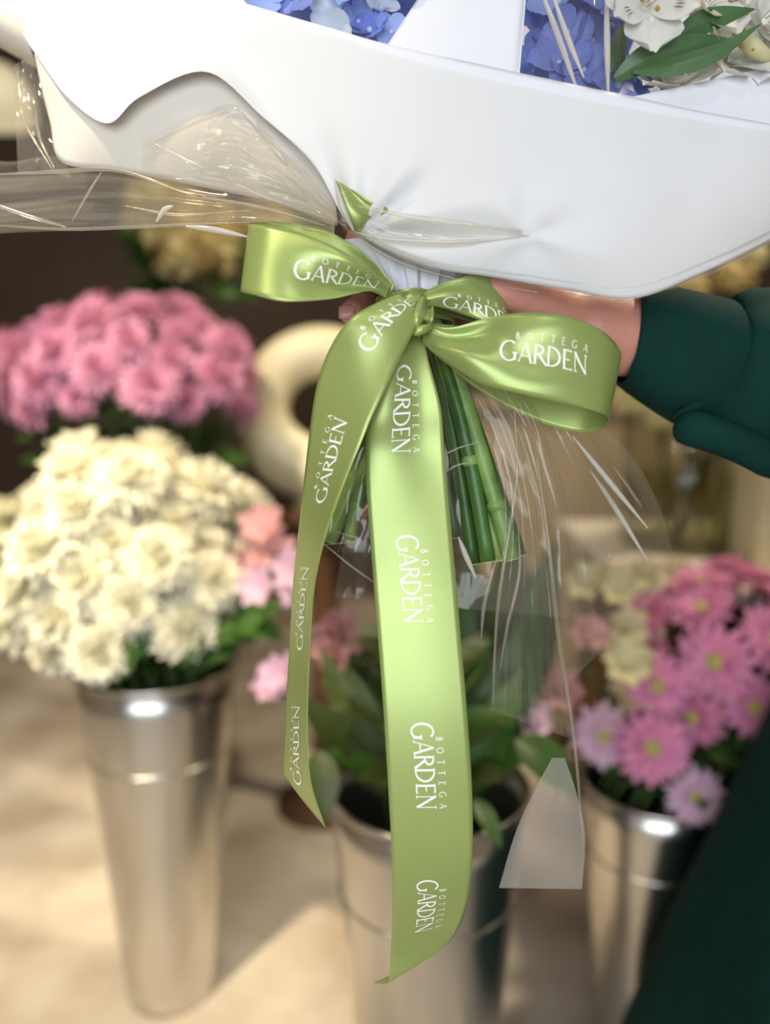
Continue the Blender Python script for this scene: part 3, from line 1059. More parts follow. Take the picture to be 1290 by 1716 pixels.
def text_layout():
    """GARDEN with small spaced BOTTEGA above; unit = cap height of GARDEN"""
    V, F = [], []
    x = 0
    for i, ch in enumerate('GARDEN'):
        adv, st = GL[ch]
        k = 1.16 if i == 0 else 1.0
        dy = -.08 if i == 0 else 0
        for s in st:
            v, f = stroke_quads(s)
            n = len(V)
            V += [(x + a*k, b*k + dy) for a, b in v]
            F += [tuple(q+n for q in ff) for ff in f]
        x += adv*k*1.0 + .02
    tot = x
    k = .36
    xs, xe = .17*tot, .985*tot
    wsum = sum(GL[c][0]*k for c in 'BOTTEGA')
    gap = (xe-xs-wsum)/6
    xx = xs
    for ch in 'BOTTEGA':
        adv, st = GL[ch]
        for s in st:
            v, f = stroke_quads([(a, b, w_*1.1) for a, b, w_ in s])
            n = len(V)
            V += [(xx + a*k, 1.16 + b*k) for a, b in v]
            F += [tuple(q+n for q in ff) for ff in f]
        xx += adv*k + gap
    return V, F, tot


TV, TF, TL = text_layout()


def lettering(rib, parent, s_mid, rev, upA, base=.34, length=.0500, capw=.235, s0=None, side=None):
    """rev: reads against the ribbon's direction; upA: letter tops point to edge A"""
    V = []
    for (x, y) in TV:
        sx = (x/TL - .5)*length
        s = s_mid + (-sx if rev else sx)
        yy = base + y*capw
        v = 1-yy if upA else yy
        u = rib.u_at(s)
        u = min(max(u, 0.0), 1.0)
        p = rib.pt(u, v)
        n = rib.normal(u, v)
        if side is not None:
            n = n*side
        elif n.dot(CAM - p) < 0:
            n = -n
        V.append(p + n*0.00042)
    return mk('lettering', V, TF, M['print'], parent)


# centre tail
ct = Ribbon([(676, 540, 704, 545, .446, 0), (650, 600, 716, 598, .438, 0), (620, 690, 738, 680, .434, 0), (612, 770, 746, 768, .438, 0), (620, 900, 757, 898, .436, 0),
             (632, 1050, 770, 1048, .430, 0), (643, 1200, 783, 1198, .426, 0), (651, 1330, 791, 1328, .429, 0), (656, 1430, 791, 1432, .438, 0), (657, 1530, 784, 1512, .453, 0),
             (655, 1600, 768, 1560, .470, 0), (651, 1640, 742, 1586, .478, 0), (640, 1646, 690, 1617, .482, 0), (627, 1650, 636, 1646, .488, 0)])
ct.wave = lambda u, v: -0.0035*math.exp(-((u-.16)/.09)**2)*math.cos(PI*(v-.75)*1.6) + 0.0022*math.sin(PI*v)*(1-u) + .0012*math.sin(u*23)
o = ct.build('tail', 110, 16)
for (px, py) in [(678, 688), (690, 975), (715, 1288)]:
    lettering(ct, o, ct.s_near(px, py), False, False, base=.33)
lettering(ct, o, ct.s_near(720, 1520), False, False, base=.33, length=.047)
# left tail, falling over the knot and turning edge-on
lt = Ribbon([(668, 492, 706, 528, .430, 0), (630, 508, 697, 548, .424, 0), (586, 535, 676, 590, .420, 0), (552, 585, 648, 648, .420, .5), (530, 650, 622, 700, .422, .7),
             (518, 730, 600, 752, .426, .8), (508, 820, 572, 822, .430, 1), (499, 900, 545, 900, .434, 1), (491, 980, 527, 980, .438, 1), (486, 1070, 520, 1070, .442, 1),
             (480, 1170, 516, 1170, .446, 1), (476, 1250, 516, 1250, .450, 1), (474, 1300, 522, 1315, .454, 1), (480, 1355, 546, 1388, .458, .6)])
lt.wave = lambda u, v: 0.003*math.sin(PI*v)*math.exp(-((u-.12)/.12)**2)
o = lt.build('tail', 110, 14, cut=lambda v: 0.915 + 0.085*v)
lettering(lt, o, lt.s_near(655, 525), True, True, base=.42, length=.052, side=None)
for (px, py) in [(545, 770), (505, 1022), (498, 1250)]:
    lettering(lt, o, lt.s_near(px, py, .2), True, True, base=.33)

# left loop
ll = Ribbon([(655, 482, 648, 500, .440, 0), (618, 455, 616, 489, .432, 0), (565, 420, 550, 503, .424, 0), (500, 390, 478, 506, .420, .3), (445, 378, 425, 494, .424, .3),
             (417, 375, 403, 488, .438, .3), (435, 372, 425, 480, .456, .3), (500, 374, 490, 476, .466, .3), (560, 392, 545, 480, .466, 0), (618, 432, 598, 482, .460, 0), (660, 478, 648, 500, .450, 0)])
ll.wave = lambda u, v: 0.006*math.sin(2*PI*v + .6)*math.exp(-((u-.16)/.10)**2) + .002*math.sin(5*v)*math.exp(-((u-.9)/.1)**2)
o = ll.build('bow_loop', 100, 16)
lettering(ll, o, ll.s_near(568, 458, 0, .4), True, True, base=.38, length=.050)

# big right loop
rl = Ribbon([(712, 540, 706, 572, .438, 0), (752, 548, 738, 602, .432, 0), (815, 530, 800, 640, .424, .2), (880, 523, 870, 660, .418, .2), (950, 530, 945, 676, .418, .2),
             (1010, 556, 1000, 690, .424, .2), (1040, 590, 1019, 702, .438, .2), (1030, 600, 1008, 720, .455, .2), (970, 590, 960, 724, .465, .2), (880, 570, 880, 698, .466, .2),
             (790, 550, 790, 645, .460, 0), (715, 540, 715, 575, .446, 0)])
rl.wave = lambda u, v: 0.0065*math.sin(2*PI*v + .3)*math.exp(-((u-.15)/.09)**2) + .0016*math.sin(3*PI*v+9*u)*math.exp(-((u-.32)/.12)**2)
o = rl.build('bow_loop', 110, 16)
lettering(rl, o, rl.s_near(915, 598, .1, .5), False, True, base=.39, length=.050)

# small loop behind it
sl = Ribbon([(700, 495, 702, 512, .444, 0), (738, 474, 742, 514, .446, 0), (785, 461, 790, 530, .450, 0), (825, 462, 835, 548, .456, .3), (846, 485, 853, 556, .464, .3),
             (840, 488, 846, 550, .474, .3), (790, 485, 790, 540, .478, 0), (715, 498, 715, 516, .462, 0)])
sl.wave = lambda u, v: 0.004*math.sin(2*PI*v + 1)*math.exp(-((u-.18)/.12)**2)
o = sl.build('bow_loop', 70, 14)
lettering(sl, o, sl.s_near(806, 505, .1, .55), False, True, base=.10, length=.050)

# small green satin strip under the film above the left loop
fe = Ribbon([(562, 302, 590, 318, .440, 0), (570, 345, 622, 338, .441, 0), (584, 375, 650, 352, .444, 0), (594, 388, 618, 372, .450, 0)])
fe.wave = lambda u, v: .002*math.sin(2*PI*v)
fe.build('satin_strip', 24, 8)
# knot: three wrapped bands
kn = Ribbon([(640, 496, 652, 520, .452, 0), (668, 488, 678, 508, .436, 0), (700, 482, 712, 502, .437, 0), (722, 488, 728, 505, .452, 0)])
kn.wave = lambda u, v: .0025*math.sin(PI*v)
kn.build('knot', 24, 8)
kn = Ribbon([(700, 500, 726, 512, .440, 0), (690, 528, 726, 528, .426, 0), (690, 550, 722, 544, .428, 0), (700, 562, 716, 560, .444, 0)])
kn.wave = lambda u, v: .003*math.sin(2*PI*v)
kn.build('knot', 24, 8)
kn = Ribbon([(686, 546, 700, 538, .436, 0), (690, 560, 712, 544, .426, 0), (704, 562, 722, 540, .428, 0), (720, 548, 726, 530, .442, 0)])
kn.wave = lambda u, v: .002*math.sin(PI*v)
kn.build('knot', 24, 8)
# band round the neck behind the knot
Vn, Fn = [], []
for i in range(6):
    for k in range(32):
        a = 2*PI*k/32
        rr_ = 0.0215*(1 + .03*math.sin(5*a+i))
        Vn.append(P(696, 500 + 9*i, .485) + RT*math.cos(a)*rr_*1.15 + FW*math.sin(a)*rr_*.95)
for i in range(5):
    for k in range(32):
        Fn.append((i*32+k, i*32+(k+1) % 32, (i+1)*32+(k+1) % 32, (i+1)*32+k))
solid(mk('neck_band', Vn, Fn, M['satin'], RB), .0004)


# ------------------------------------------------------------------ person
def capsule_geo(p0, p1, r0, r1, seg=14, rings=5):
    p0, p1 = Vector(p0), Vector(p1)
    d = p1-p0
    L = d.length
    t = d.normalized() if L > 1e-6 else Vector((0, 0, 1))
    a = t.orthogonal().normalized()
    b = t.cross(a)
    prof = []
    for i in range(rings):
        th = -PI/2 + (PI/2)*(i+.35)/rings
        prof.append((r0*math.cos(th), r0*math.sin(th)))
    for k in range(1, 4):
        prof.append((r0 + (r1-r0)*k/4, L*k/4))
    for i in range(rings):
        th = (PI/2)*(i+.0)/rings
        prof.append((r1*math.cos(th), L + r1*math.sin(th)))
    V, F = [], []
    for r, h in prof:
        for k in range(seg):
            an = 2*PI*k/seg
            V.append(p0 + t*h + (a*math.cos(an) + b*math.sin(an))*r)
    n = len(prof)
    for i in range(n-1):
        for k in range(seg):
            F.append((i*seg+k, i*seg+(k+1) % seg, (i+1)*seg+(k+1) % seg, (i+1)*seg+k))
    F.append(tuple(range(seg))[::-1])
    F.append(tuple((n-1)*seg+k for k in range(seg)))
    return V, F


def chain(pts, rads):
    return join_geo(*[capsule_geo(pts[i], pts[i+1], rads[i], rads[i+1]) for i in range(len(pts)-1)])


def remeshed(name, geo, voxel, mat, parent, it=6):
    o = mk(name, geo[0], geo[1], mat, parent)
    m = o.modifiers.new('r', 'REMESH')
    m.mode = 'VOXEL'
    m.voxel_size = voxel
    m.use_smooth_shade = True
    s = o.modifiers.new('s', 'SMOOTH')
    s.factor = .5
    s.iterations = it
    dg = bpy.context.evaluated_depsgraph_get()
    me = bpy.data.meshes.new_from_object(o.evaluated_get(dg))
    old = o.data
    o.modifiers.clear()
    o.data = me
    bpy.data.meshes.remove(old)
    me.name = name
    if len(me.materials) == 0:
        me.materials.append(mat)
    me.polygons.foreach_set('use_smooth', [True]*len(me.polygons))
    return o


PX, PY = 0.72, 0.80
PE = empty('person', (PX, PY, 0), 'person in a dark green coat reaching in to hold the bouquet', 'person')
wrist, elbow = P(1075, 566, .512), Vector((.385, .575, .965))
sh = Vector((.64, .645, 1.27))
G = []
# torso, neck, head
G.append(chain([(PX, PY, .92), (PX, PY, 1.08), (PX, PY, 1.25), (PX+.01, PY, 1.36)], [.125, .112, .125, .09]))
G.append(chain([sh, (PX, PY, 1.33), (PX+.01, PY+.17, 1.30)], [.05, .075, .05]))
G.append(chain([(PX+.01, PY, 1.34), (PX-.005, PY, 1.46)], [.055, .05]))
G.append(chain([(PX-.005, PY, 1.52), (PX-.015, PY, 1.59)], [.074, .088]))
G.append(chain([(PX-.035, PY, 1.47), (PX-.03, PY, 1.53)], [.042, .06]))
G.append(chain([(PX-.092, PY, 1.565), (PX-.112, PY, 1.535)], [.008, .013]))
for s in (-1, 1):
    G.append(chain([(PX+.0, PY+.088*s, 1.53), (PX+.005, PY+.092*s, 1.57)], [.012, .016]))
    hip = Vector((PX, PY+.085*s, .90))
    G.append(chain([hip, (PX-.02, PY+.09*s, .48), (PX+.01, PY+.09*s, .09)], [.085, .055, .042]))
    G.append(chain([(PX+.015, PY+.09*s, .05), (PX-.13, PY+.10*s, .035)], [.045, .034]))
# arms
G.append(chain([sh, elbow, wrist], [.05, .042, .026]))
G.append(chain([(PX+.01, PY+.17, 1.30), (PX+.03, PY+.215, 1.03), (PX-.05, PY+.22, .82)], [.05, .04, .026]))
G.append(chain([(PX-.05, PY+.22, .82), (PX-.07, PY+.22, .74)], [.026, .03]))
for k in range(4):
    G.append(chain([(PX-.09+.02*k, PY+.22, .73), (PX-.095+.02*k, PY+.225, .685), (PX-.085+.02*k, PY+.215, .655)], [.010, .009, .008]))
G.append(chain([(PX-.09, PY+.205, .78), (PX-.115, PY+.20, .735), (PX-.115, PY+.195, .71)], [.012, .010, .009]))
# holding hand
pc = [(1060, 565, .512, .027), (985, 552, .509, .029), (880, 520, .508, .024)]
G.append(chain([P(a, b, c) for a, b, c, d in pc], [d for *_, d in pc]))
pc = [(1000, 570, .512, .026), (870, 562, .514, .020)]
G.append(chain([P(a, b, c) for a, b, c, d in pc], [d for *_, d in pc]))
FING = [[(865, 492, .514, .012), (745, 442, .522, .0108), (645, 412, .514, .0098), (596, 402, .488, .0085)],
        [(860, 515, .518, .012), (745, 472, .528, .0110), (645, 462, .518, .0100), (602, 462, .488, .0086)],
        [(858, 540, .520, .0115), (745, 516, .530, .0105), (632, 518, .518, .0096), (588, 524, .484, .0088)],
        [(860, 566, .518, .0105), (755, 556, .526, .0092), (668, 560, .514, .0084), (628, 566, .492, .0074)],
        [(950, 535, .495, .018), (880, 497, .478, .0135), (820, 486, .468, .0112), (758, 500, .466, .0090)]]
for f in FING:
    G.append(chain([P(a, b, c) for a, b, c, d in f], [d for *_, d in f]))
remeshed('body', join_geo(*G), .0042, M['skin'], PE, 4)
# nail on the fingertip seen left of the knot
c = P(581, 522, .4765)
Vn, Fn = [], []
for i in range(7):
    for j in range(7):
        x, y = (i/6-.5)*.010, (j/6-.5)*.009
        Vn.append(c + RT*x + UP*y*(1-.3*abs(i/6-.5)) + FW*(60*(y*y + .6*x*x)))
for i in range(6):
    for j in range(6):
        Fn.append((i*7+j, (i+1)*7+j, (i+1)*7+j+1, i*7+j+1))
solid(mk('fingernail', Vn, Fn, M['nail'], PE), .0005)
# hair, eyes
V, F = [], []
for i in range(11):
    th = PI*.62*i/10
    for k in range(24):
        a = 2*PI*k/24
        rr_ = .1*(1 + .04*noise.noise(Vector((math.cos(a)*3, math.sin(a)*3, th*3))))
        front = .72 if math.cos(a) < -.4 and th > 1.2 else 1.0
        V.append(Vector((PX-.008 + rr_*math.sin(th)*math.cos(a)*front, PY + rr_*math.sin(th)*math.sin(a), 1.595 + rr_*math.cos(th))))
for i in range(10):
    for k in range(24):
        F.append((i*24+k, i*24+(k+1) % 24, (i+1)*24+(k+1) % 24, (i+1)*24+k))
solid(mk('hair', V, F, M['hair'], PE), .01, 1)
for s in (-1, 1):
    mk('eye', *capsule_geo((PX-.088, PY+.032*s, 1.572), (PX-.088, PY+.034*s, 1.572), .010, .010), M['eye'], PE)


# coat: sleeve with cuff, body and flared skirt
def loft(rings, seg=48, close=False):
    V, F = [], []
    for r in rings:
        V += r
    for i in range(len(rings)-1):
        for k in range(seg):
            F.append((i*seg+k, i*seg+(k+1) % seg, (i+1)*seg+(k+1) % seg, (i+1)*seg+k))
    return V, F


def sleeve_ring(c, d, ry, rz, folds, ph, seg=48):
    d = Vector(d).normalized()
    upv = Vector((0, 0, 1))
    up_ = (upv - d*d.dot(upv)).normalized()
    sd = d.cross(up_)
    out = []
    for k in range(seg):
        a = 2*PI*k/seg
        n = 1 + folds*noise.noise(Vector((math.cos(a)*1.6, math.sin(a)*1.6, ph)))
        out.append(c + up_*math.sin(a)*rz*n + sd*math.cos(a)*ry*n)
    return out


SL = [  # px, py, z, half height (px), fold
    (1052, 562, .512, 82, .02), (1056, 563, .512, 84, .02), (1100, 578, .513, 92, .03), (1150, 598, .515, 101, .04), (1186, 612, .517, 107, .05), (1192, 614, .518, 99, .05),
    (1199, 617, .518, 116, .08), (1230, 622, .520, 132, .10), (1260, 628, .522, 134, .10), (1300, 640, .526, 136, .10), (1360, 662, .535, 140, .12), (1440, 690, .55, 142, .12)]
rings = []
cs = [P(a, b, c) for a, b, c, h, f in SL]
for i, (a, b, c, h, f) in enumerate(SL):
    d = cs[min(i+1, len(cs)-1)] - cs[max(i-1, 0)]
    r = h*c/FPX
    tilt = d.normalized()
    if i < 4:
        tilt = (tilt + Vector((0, 0, .18*(1 - i/4)))).normalized()
    rings.append(sleeve_ring(cs[i], tilt, r*.86, r, f*1.7, i*.42))
# elbow and upper arm
el = [(.395, .585, .975, .058), (.455, .60, 1.03, .064), (.54, .62, 1.13, .068), (.60, .64, 1.21, .074), (.67, .67, 1.29, .078)]
for i, (x, y, z, r) in enumerate(el):
    nx = Vector(el[min(i+1, 4)][:3]) - Vector(el[max(i-1, 0)][:3])
    d = nx if i else Vector((.3, .05, .15))
    d = Vector(d).normalized()
    sd = Vector((0, 1, 0))
    sd = (sd - d*d.dot(sd)).normalized()
    prev_up = sd.cross(d)
    out = []
    for k in range(48):
        a = 2*PI*k/48
        n = 1 + .08*noise.noise(Vector((math.cos(a)*1.6, math.sin(a)*1.6, 6 + i*.5)))
        out.append(Vector((x, y, z)) + prev_up*-math.sin(a)*r*n*-1 + sd*math.cos(a)*r*n*-1)
    # match start vertex to previous ring
    pr = rings[-1]
    best = min(range(48), key=lambda k: sum((out[(k+j*6) % 48]-pr[j*6]).length for j in range(8)))
    rev = out[::-1]
    best2 = min(range(48), key=lambda k: sum((rev[(k+j*6) % 48]-pr[j*6]).length for j in range(8)))
    e1_ = sum((out[(best+j*6) % 48]-pr[j*6]).length for j in range(8))
    e2_ = sum((rev[(best2+j*6) % 48]-pr[j*6]).length for j in range(8))
    src, b0 = (out, best) if e1_ <= e2_ else (rev, best2)
    rings.append([src[(b0+j) % 48] for j in range(48)])
jk = mk('coat_sleeve', *loft(rings), M['coat'], PE)
solid(jk, .0022, -1)
subsurf(jk, 1)
# cuff seam and turned hem fold under the wrist
sr = sleeve_ring(P(1191, 613, .5175), cs[5]-cs[4], 103*.5175/FPX*.86, 103*.5175/FPX, .06, 1.5)
mk('seam', *tube_geo(sr + [sr[0]], .0012, 6, False), M['stitch'], jk)
fold = [P(1136, 705, .498), P(1160, 718, .494), P(1200, 730, .492), P(1250, 750, .496), P(1310, 782, .504)]
fp = [cat(fold, k/12) for k in range(13)]
o = mk('sleeve_fold', *tube_geo(fp, [.006, .010, .012, .012, .012, .012, .012, .012, .012, .012, .012, .012, .010], 12), M['coat'], jk)
fold = [P(1128, 700, .500), P(1165, 680, .496), P(1195, 645, .495), P(1190, 620, .497)]
fp = [cat(fold, k/10) for k in range(11)]
mk('sleeve_fold', *tube_geo(fp, [.002, .003, .004, .005, .005, .005, .005, .004, .003, .002, .001], 8), M['coat'], jk)
# coat body + skirt
CB = [(1.37, .085, .085, 0), (1.33, .12, .19, 0), (1.22, .145, .185, 0), (1.08, .145, .165, 0), (.98, .155, .16, 0), (.90, .178, .165, 0), (.80, .21, .179, 0), (.70, .242, .206, 0), (.60, .274, .233, 0), (.50, .306, .26, 0), (.40, .338, .287, 0), (.30, .37, .315, 0), (.20, .403, .343, 0), (.12, .428, .364, 0)]
rings = []
for (h, rx, ry, ox) in CB:
    out = []
    for k in range(72):
        a = 2*PI*k/72
        wv = max(0, (.95-h))*.045
        n = 1 + wv*math.sin(9*a + 1.2)*.5 + .02*noise.noise(Vector((math.cos(a)*2, math.sin(a)*2, h*4)))
        out.append(Vector((PX + ox + math.cos(a)*rx*n, PY + math.sin(a)*ry*n, h)))
    rings.append(out)
cb = mk('coat_body', *loft(rings, 72), M['coat'], PE)
solid(cb, .003, -1)
subsurf(cb, 1)
# two lines of stitching near the leading edge of the skirt
for da in (0, .045):
    pts = []
    for (h, rx, ry, ox) in CB[4:]:
        a = PI*.90 + da
        wv = max(0, (.95-h))*.045
        n = 1 + wv*math.sin(9*a + 1.2)*.5 + .02*noise.noise(Vector((math.cos(a)*2, math.sin(a)*2, h*4)))
        pts.append(Vector((PX + ox + math.cos(a)*rx*n, PY + math.sin(a)*ry*n, h)))
    mk('stitching', *tube_geo([cat(pts, k/40) for k in range(41)], .0016, 6), M['stitch'], cb)
for s in (-1, 1):
    pts = [Vector((PX, PY+.085*s, .95)), Vector((PX-.02, PY+.09*s, .48)), Vector((PX+.01, PY+.09*s, .07))]
    mk('trouser_leg', *tube_geo([cat(pts, k/12) for k in range(13)], [.095 - .035*k/12 for k in range(13)], 20, False), M['trouser'], PE)


# ------------------------------------------------------------------ buckets
def bucket(x, y, hgt, rt, rb, label, ringh=.76):
    e = empty('metal_bucket', (x, y, 0), label, 'bucket', 'tall zinc flower buckets')
    t = .003
    prof = [(0.0, .004), (rb*.97, .004), (rb, 0.0), (rb*1.01, .008)]
    for k in range(1, 12):
        prof.append((rb + (rt-rb)*k/12, hgt*k/12))
    prof += [(rt, hgt), (rt-t, hgt), (rt-t-.004, hgt-.03)]
    for k in range(10, 0, -2):
        prof.append((rb + (rt-rb)*k/12 - t, hgt*k/12))
    prof += [(rb-t, .02), (0.0, .02)]
    mk('body', *lathe_geo(prof, (x, y, 0), 64), M['zinc'], e)
    pts = [Vector((x + (rt+.001)*math.cos(2*PI*k/64), y + (rt+.001)*math.sin(2*PI*k/64), hgt)) for k in range(65)]
    mk('rim', *tube_geo(pts, .004, 8, False), M['zinc'], e)
    r_ = rb + (rt-rb)*ringh
    pts = [Vector((x + r_*math.cos(2*PI*k/64), y + r_*math.sin(2*PI*k/64), hgt*ringh)) for k in range(65)]
    mk('hoop', *tube_geo(pts, .0022, 6, False), M['zinc'], e)
    return e


BL = (-.362, 1.17, .57, .122, .073)
bucket(*BL, 'tall silver bucket holding the white chrysanthemums')
BC = (.052, .865, .53, .118, .074)
bucket(*BC, 'tall silver bucket behind the long ribbon tail, nearest the camera')
BRt = (.40, 1.06, .43, .105, .07)
bucket(*BRt, 'silver bucket holding the pink daisies beside the green coat')
BP = (-.50, 1.56, .66, .115, .075)
bucket(*BP, 'tall silver bucket holding the pink chrysanthemums behind the white ones')


def dome_flowers(n, bk, centre, rad, size, kind, name, what, where, group, seed, zmin=-.45, jr=.12):
    rng = random.Random(seed)
    x, y, hgt, rt, rb = bk
    c = Vector(centre)
    ga = PI*(3-math.sqrt(5))
    made = []
    for i in range(n):
        zz = 1 - (1-zmin)*(i+.5)/n
        rr_ = math.sqrt(1-zz*zz)
        a = ga*i + seed
        d = Vector((rr_*math.cos(a), rr_*math.sin(a), zz))
        if d.y > .45 and d.z < .35:
            continue
        k = 1 + rng.uniform(-jr, jr*.6)
        pos = c + Vector((d.x*rad[0]*k, d.y*rad[1]*k, d.z*rad[2]*k))
        axis = Vector((d.x, d.y, d.z*.8+.35)) + Vector((rng.uniform(-.3, .3), rng.uniform(-.3, .3), rng.uniform(-.2, .2)))
        m = Vector((x + d.x*rt*.75, y + d.y*rt*.75, hgt-.01))
        root = Vector((x + d.x*rb*.5, y + d.y*rb*.5, hgt*.35))
        kd = kind if isinstance(kind, str) else rng.choice(kind)
        e = flower(name, what + ' ' + where, group, pos, axis, size*rng.uniform(.85, 1.12), kd, root, m, rng=rng)
        made.append((proj(pos), e))
    left = list(made)
    for word, key in (('topmost', lambda t: t[0][1]), ('lowest', lambda t: -t[0][1]), ('leftmost', lambda t: t[0][0]), ('rightmost', lambda t: -t[0][0])):
        b = min(left, key=key)
        left.remove(b)
        b[1]['label'] = word + ' ' + what + ' ' + where
    return made


dome_flowers(62, BL, (-.392, 1.16, .715), (.190, .165, .185), .054, 'white', 'white_chrysanthemum', 'white chrysanthemum', 'in the mass of blooms above the left silver bucket', 'white chrysanthemums in the left bucket', 11, jr=.18)
dome_flowers(52, BP, (-.505, 1.55, 1.02), (.240, .17, .135), .055, 'pink', 'pink_chrysanthemum', 'dusty pink chrysanthemum', 'in the mass behind the white blooms', 'pink chrysanthemums behind the white ones', 12)
dome_flowers(26, BRt, (.51, 1.07, .615), (.150, .15, .125), .045, ['pinkl', 'pinkl', 'pinkl', 'pinkp'], 'pink_daisy', 'pink daisy', 'in the packed bucket by the green coat', 'pink daisies in the right bucket', 13)


def at(px, py, d):
    """point on the pixel ray at forward distance d (world y)"""
    z = d
    for _ in range(4):
        p = P(px, py, z)
        z += (d - p.y)/math.cos(PITCH)
    return P(px, py, z)


# three daisies standing clear of the mass
for (px, py, d, s, k, lab) in [(1092, 1252, .93, .047, 'pinkl', 'open pink daisy facing the camera over the right bucket rim'),
                               (1165, 1335, .95, .038, 'pinkp', 'pale pink daisy drooping over the right bucket rim'),
                               (1010, 1232, .97, .042, 'pinkp', 'pale pink daisy with a green eye at the bucket mouth left side'),
                               (1100, 1150, .96, .044, 'pinkl', 'pink daisy directly above the open one over the right bucket')]:
    pos = at(px, py, d)
    flower('pink_daisy', lab, 'pink daisies in the right bucket', pos, Vector((-.1, -1, .25)), s, k, (.40, 1.05, .2), (.40+.03, 1.0, .425), rng=R)

def alstro_stem(pos, axis, size, mat, bk, label, group, seed):
    rng = random.Random(seed)
    x, y, hgt, rt, rb = bk
    e = empty('alstroemeria', (x, y, hgt*.3), label, 'flower', group)
    pos = Vector(pos)
    m = Vector((x + (pos.x-x)*.3, y + (pos.y-y)*.3, hgt))
    mid = pos - Vector(axis).normalized()*.06 - Vector((0, 0, .03))
    mk('stem', *tube_geo([(x, y, hgt*.3)] + curved_stem(m, (m+mid)/2 + Vector((0, 0, .02)), mid, 6), .003, 6), M['gstem'], e)
    for k in range(3):
        off = Vector((rng.uniform(-1, 1), rng.uniform(-.6, .6), rng.uniform(-1, 1)))*size*.7
        ax_ = Vector(axis) + Vector((rng.uniform(-.6, .6), rng.uniform(-.2, .2), rng.uniform(-.3, .5)))
        f = simple_alstro(e, pos + off, ax_, size*rng.uniform(.8, 1.05), mat, rng)
        mk('stem', *tube_geo([mid, (mid + pos + off)/2, pos + off - ax_.normalized()*size*.4], .002, 5), M['gstem'], e)
    return e


ALM = {}


def simple_alstro(e, pos, axis, size, mat, rng):
    if mat.name not in ALM:
        gs = [lathe_geo([(.03, -.45), (.07, -.25), (.14, -.05), (.2, .05)], (0, 0, 0), 8)]
        for k in range(6):
            g = petal_geo(1.0, .75 if k % 2 == 0 else .5, -.4, .18, 5, 4, .42, .01, .18, k)
            gs.append(xform(g, Matrix.Rotation(k*PI/3, 4, 'Z') @ Matrix.Translation((.1, 0, 0)) @ Matrix.Rotation(-.85, 4, 'Y')))
        g = join_geo(*gs)
        me = bpy.data.meshes.new('bloom')
        me.from_pydata([tuple(v) for v in g[0]], [], g[1])
        me.polygons.foreach_set('use_smooth', [True]*len(me.polygons))
        me.materials.append(mat)
        ALM[mat.name] = me
    f = link('bloom', ALM[mat.name], None, e)
    f.location = Vector(pos) - e.location
    f.rotation_euler = (Vector(axis).normalized().to_track_quat('Z', 'Y') @ Euler((0, 0, rng.uniform(0, 6))).to_quaternion()).to_euler()
    f.scale = (size,)*3
    return f


GA = 'alstroemerias in the buckets'
AL = [((452, 900), 1.02, .040, 'alp', BL, 'salmon pink alstroemeria beside the white chrysanthemums'),
      ((420, 930), 1.08, .032, 'alp', BL, 'small salmon alstroemeria tucked against the white blooms'),
      ((470, 965), .98, .034, 'pinkp', BL, 'pale pink alstroemeria left of the narrow ribbon tail'),
      ((560, 1050), .92, .026, 'dusty', BC, 'shaded pink alstroemeria between the two ribbon tails'),
      ((545, 1110), .90, .024, 'dusty', BC, 'shaded pink alstroemeria low between the two ribbon tails'),
      ((470, 1140), .90, .030, 'pinkp', BC, 'pale pink alstroemeria left of the narrow tail, lower one'),
      ((605, 1100), .95, .024, 'leaf2', BC, 'greenish alstroemeria buds against the centre ribbon tail'),
      ((905, 1160), .92, .032, 'dusty', BC, 'pink alstroemeria seen through the cellophane above the pale film end'),
      ((880, 1215), .86, .028, 'pinkp', BC, 'pale alstroemeria low beside the centre bucket leaves'),
      ((1010, 1010), 1.12, .040, 'alc', BRt, 'cream alstroemeria above the pink daisies, upper one'),
      ((1060, 1060), 1.05, .040, 'alc', BRt, 'cream alstroemeria above the pink daisies, middle one'),
      ((1045, 1130), .98, .044, 'alc', BRt, 'cream alstroemeria touching the pink daisies, lowest one'),
      ((1100, 990), 1.2, .036, 'alc', BRt, 'cream alstroemeria below the bench edge'),
      ((1000, 1085), 1.0, .030, 'alp', BRt, 'coral alstroemeria among the cream ones')]
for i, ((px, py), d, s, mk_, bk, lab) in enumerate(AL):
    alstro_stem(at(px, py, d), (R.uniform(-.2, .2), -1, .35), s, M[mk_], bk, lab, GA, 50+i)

# leaves by place
GL_ = 'leafy stems in the buckets'


def lv(tip, base, d, wd, dd=.04):
    return (at(tip[0], tip[1], d-dd), at(base[0], base[1], d), wd)


def bmouth(bk):
    return Vector((bk[0], bk[1], bk[2]*.4)), Vector((bk[0], bk[1]-.03, bk[2]+.005))


r0, m0 = bmouth(BL)
leafy('leafy_stem', 'broad green leaves at the right of the left bucket mouth', GL_, r0, m0,
      [lv((310, 1030), (400, 1080), 1.06, .055), lv((350, 1080), (430, 1060), 1.04, .06), lv((425, 965), (415, 1075), 1.05, .05), lv((470, 1075), (390, 1050), 1.03, .05),
       lv((320, 1130), (400, 1085), 1.03, .035), lv((455, 1010), (400, 1080), 1.04, .05)], M['leaf'])
leafy('leafy_stem', 'dark lobed leaf hanging over the left bucket rim', GL_, r0, m0,
      [lv((185, 1150), (235, 1080), 1.0, .05, .02), lv((240, 1105), (225, 1060), 1.0, .045, .01), lv((75, 1075), (100, 1030), 1.02, .03), lv((300, 1120), (340, 1070), 1.0, .04, .01), lv((160, 1090), (200, 1050), 1.06, .05), lv((270, 1100), (310, 1060), 1.05, .05)], M['leaf'], lobes=.25)
rng_l = random.Random(9)
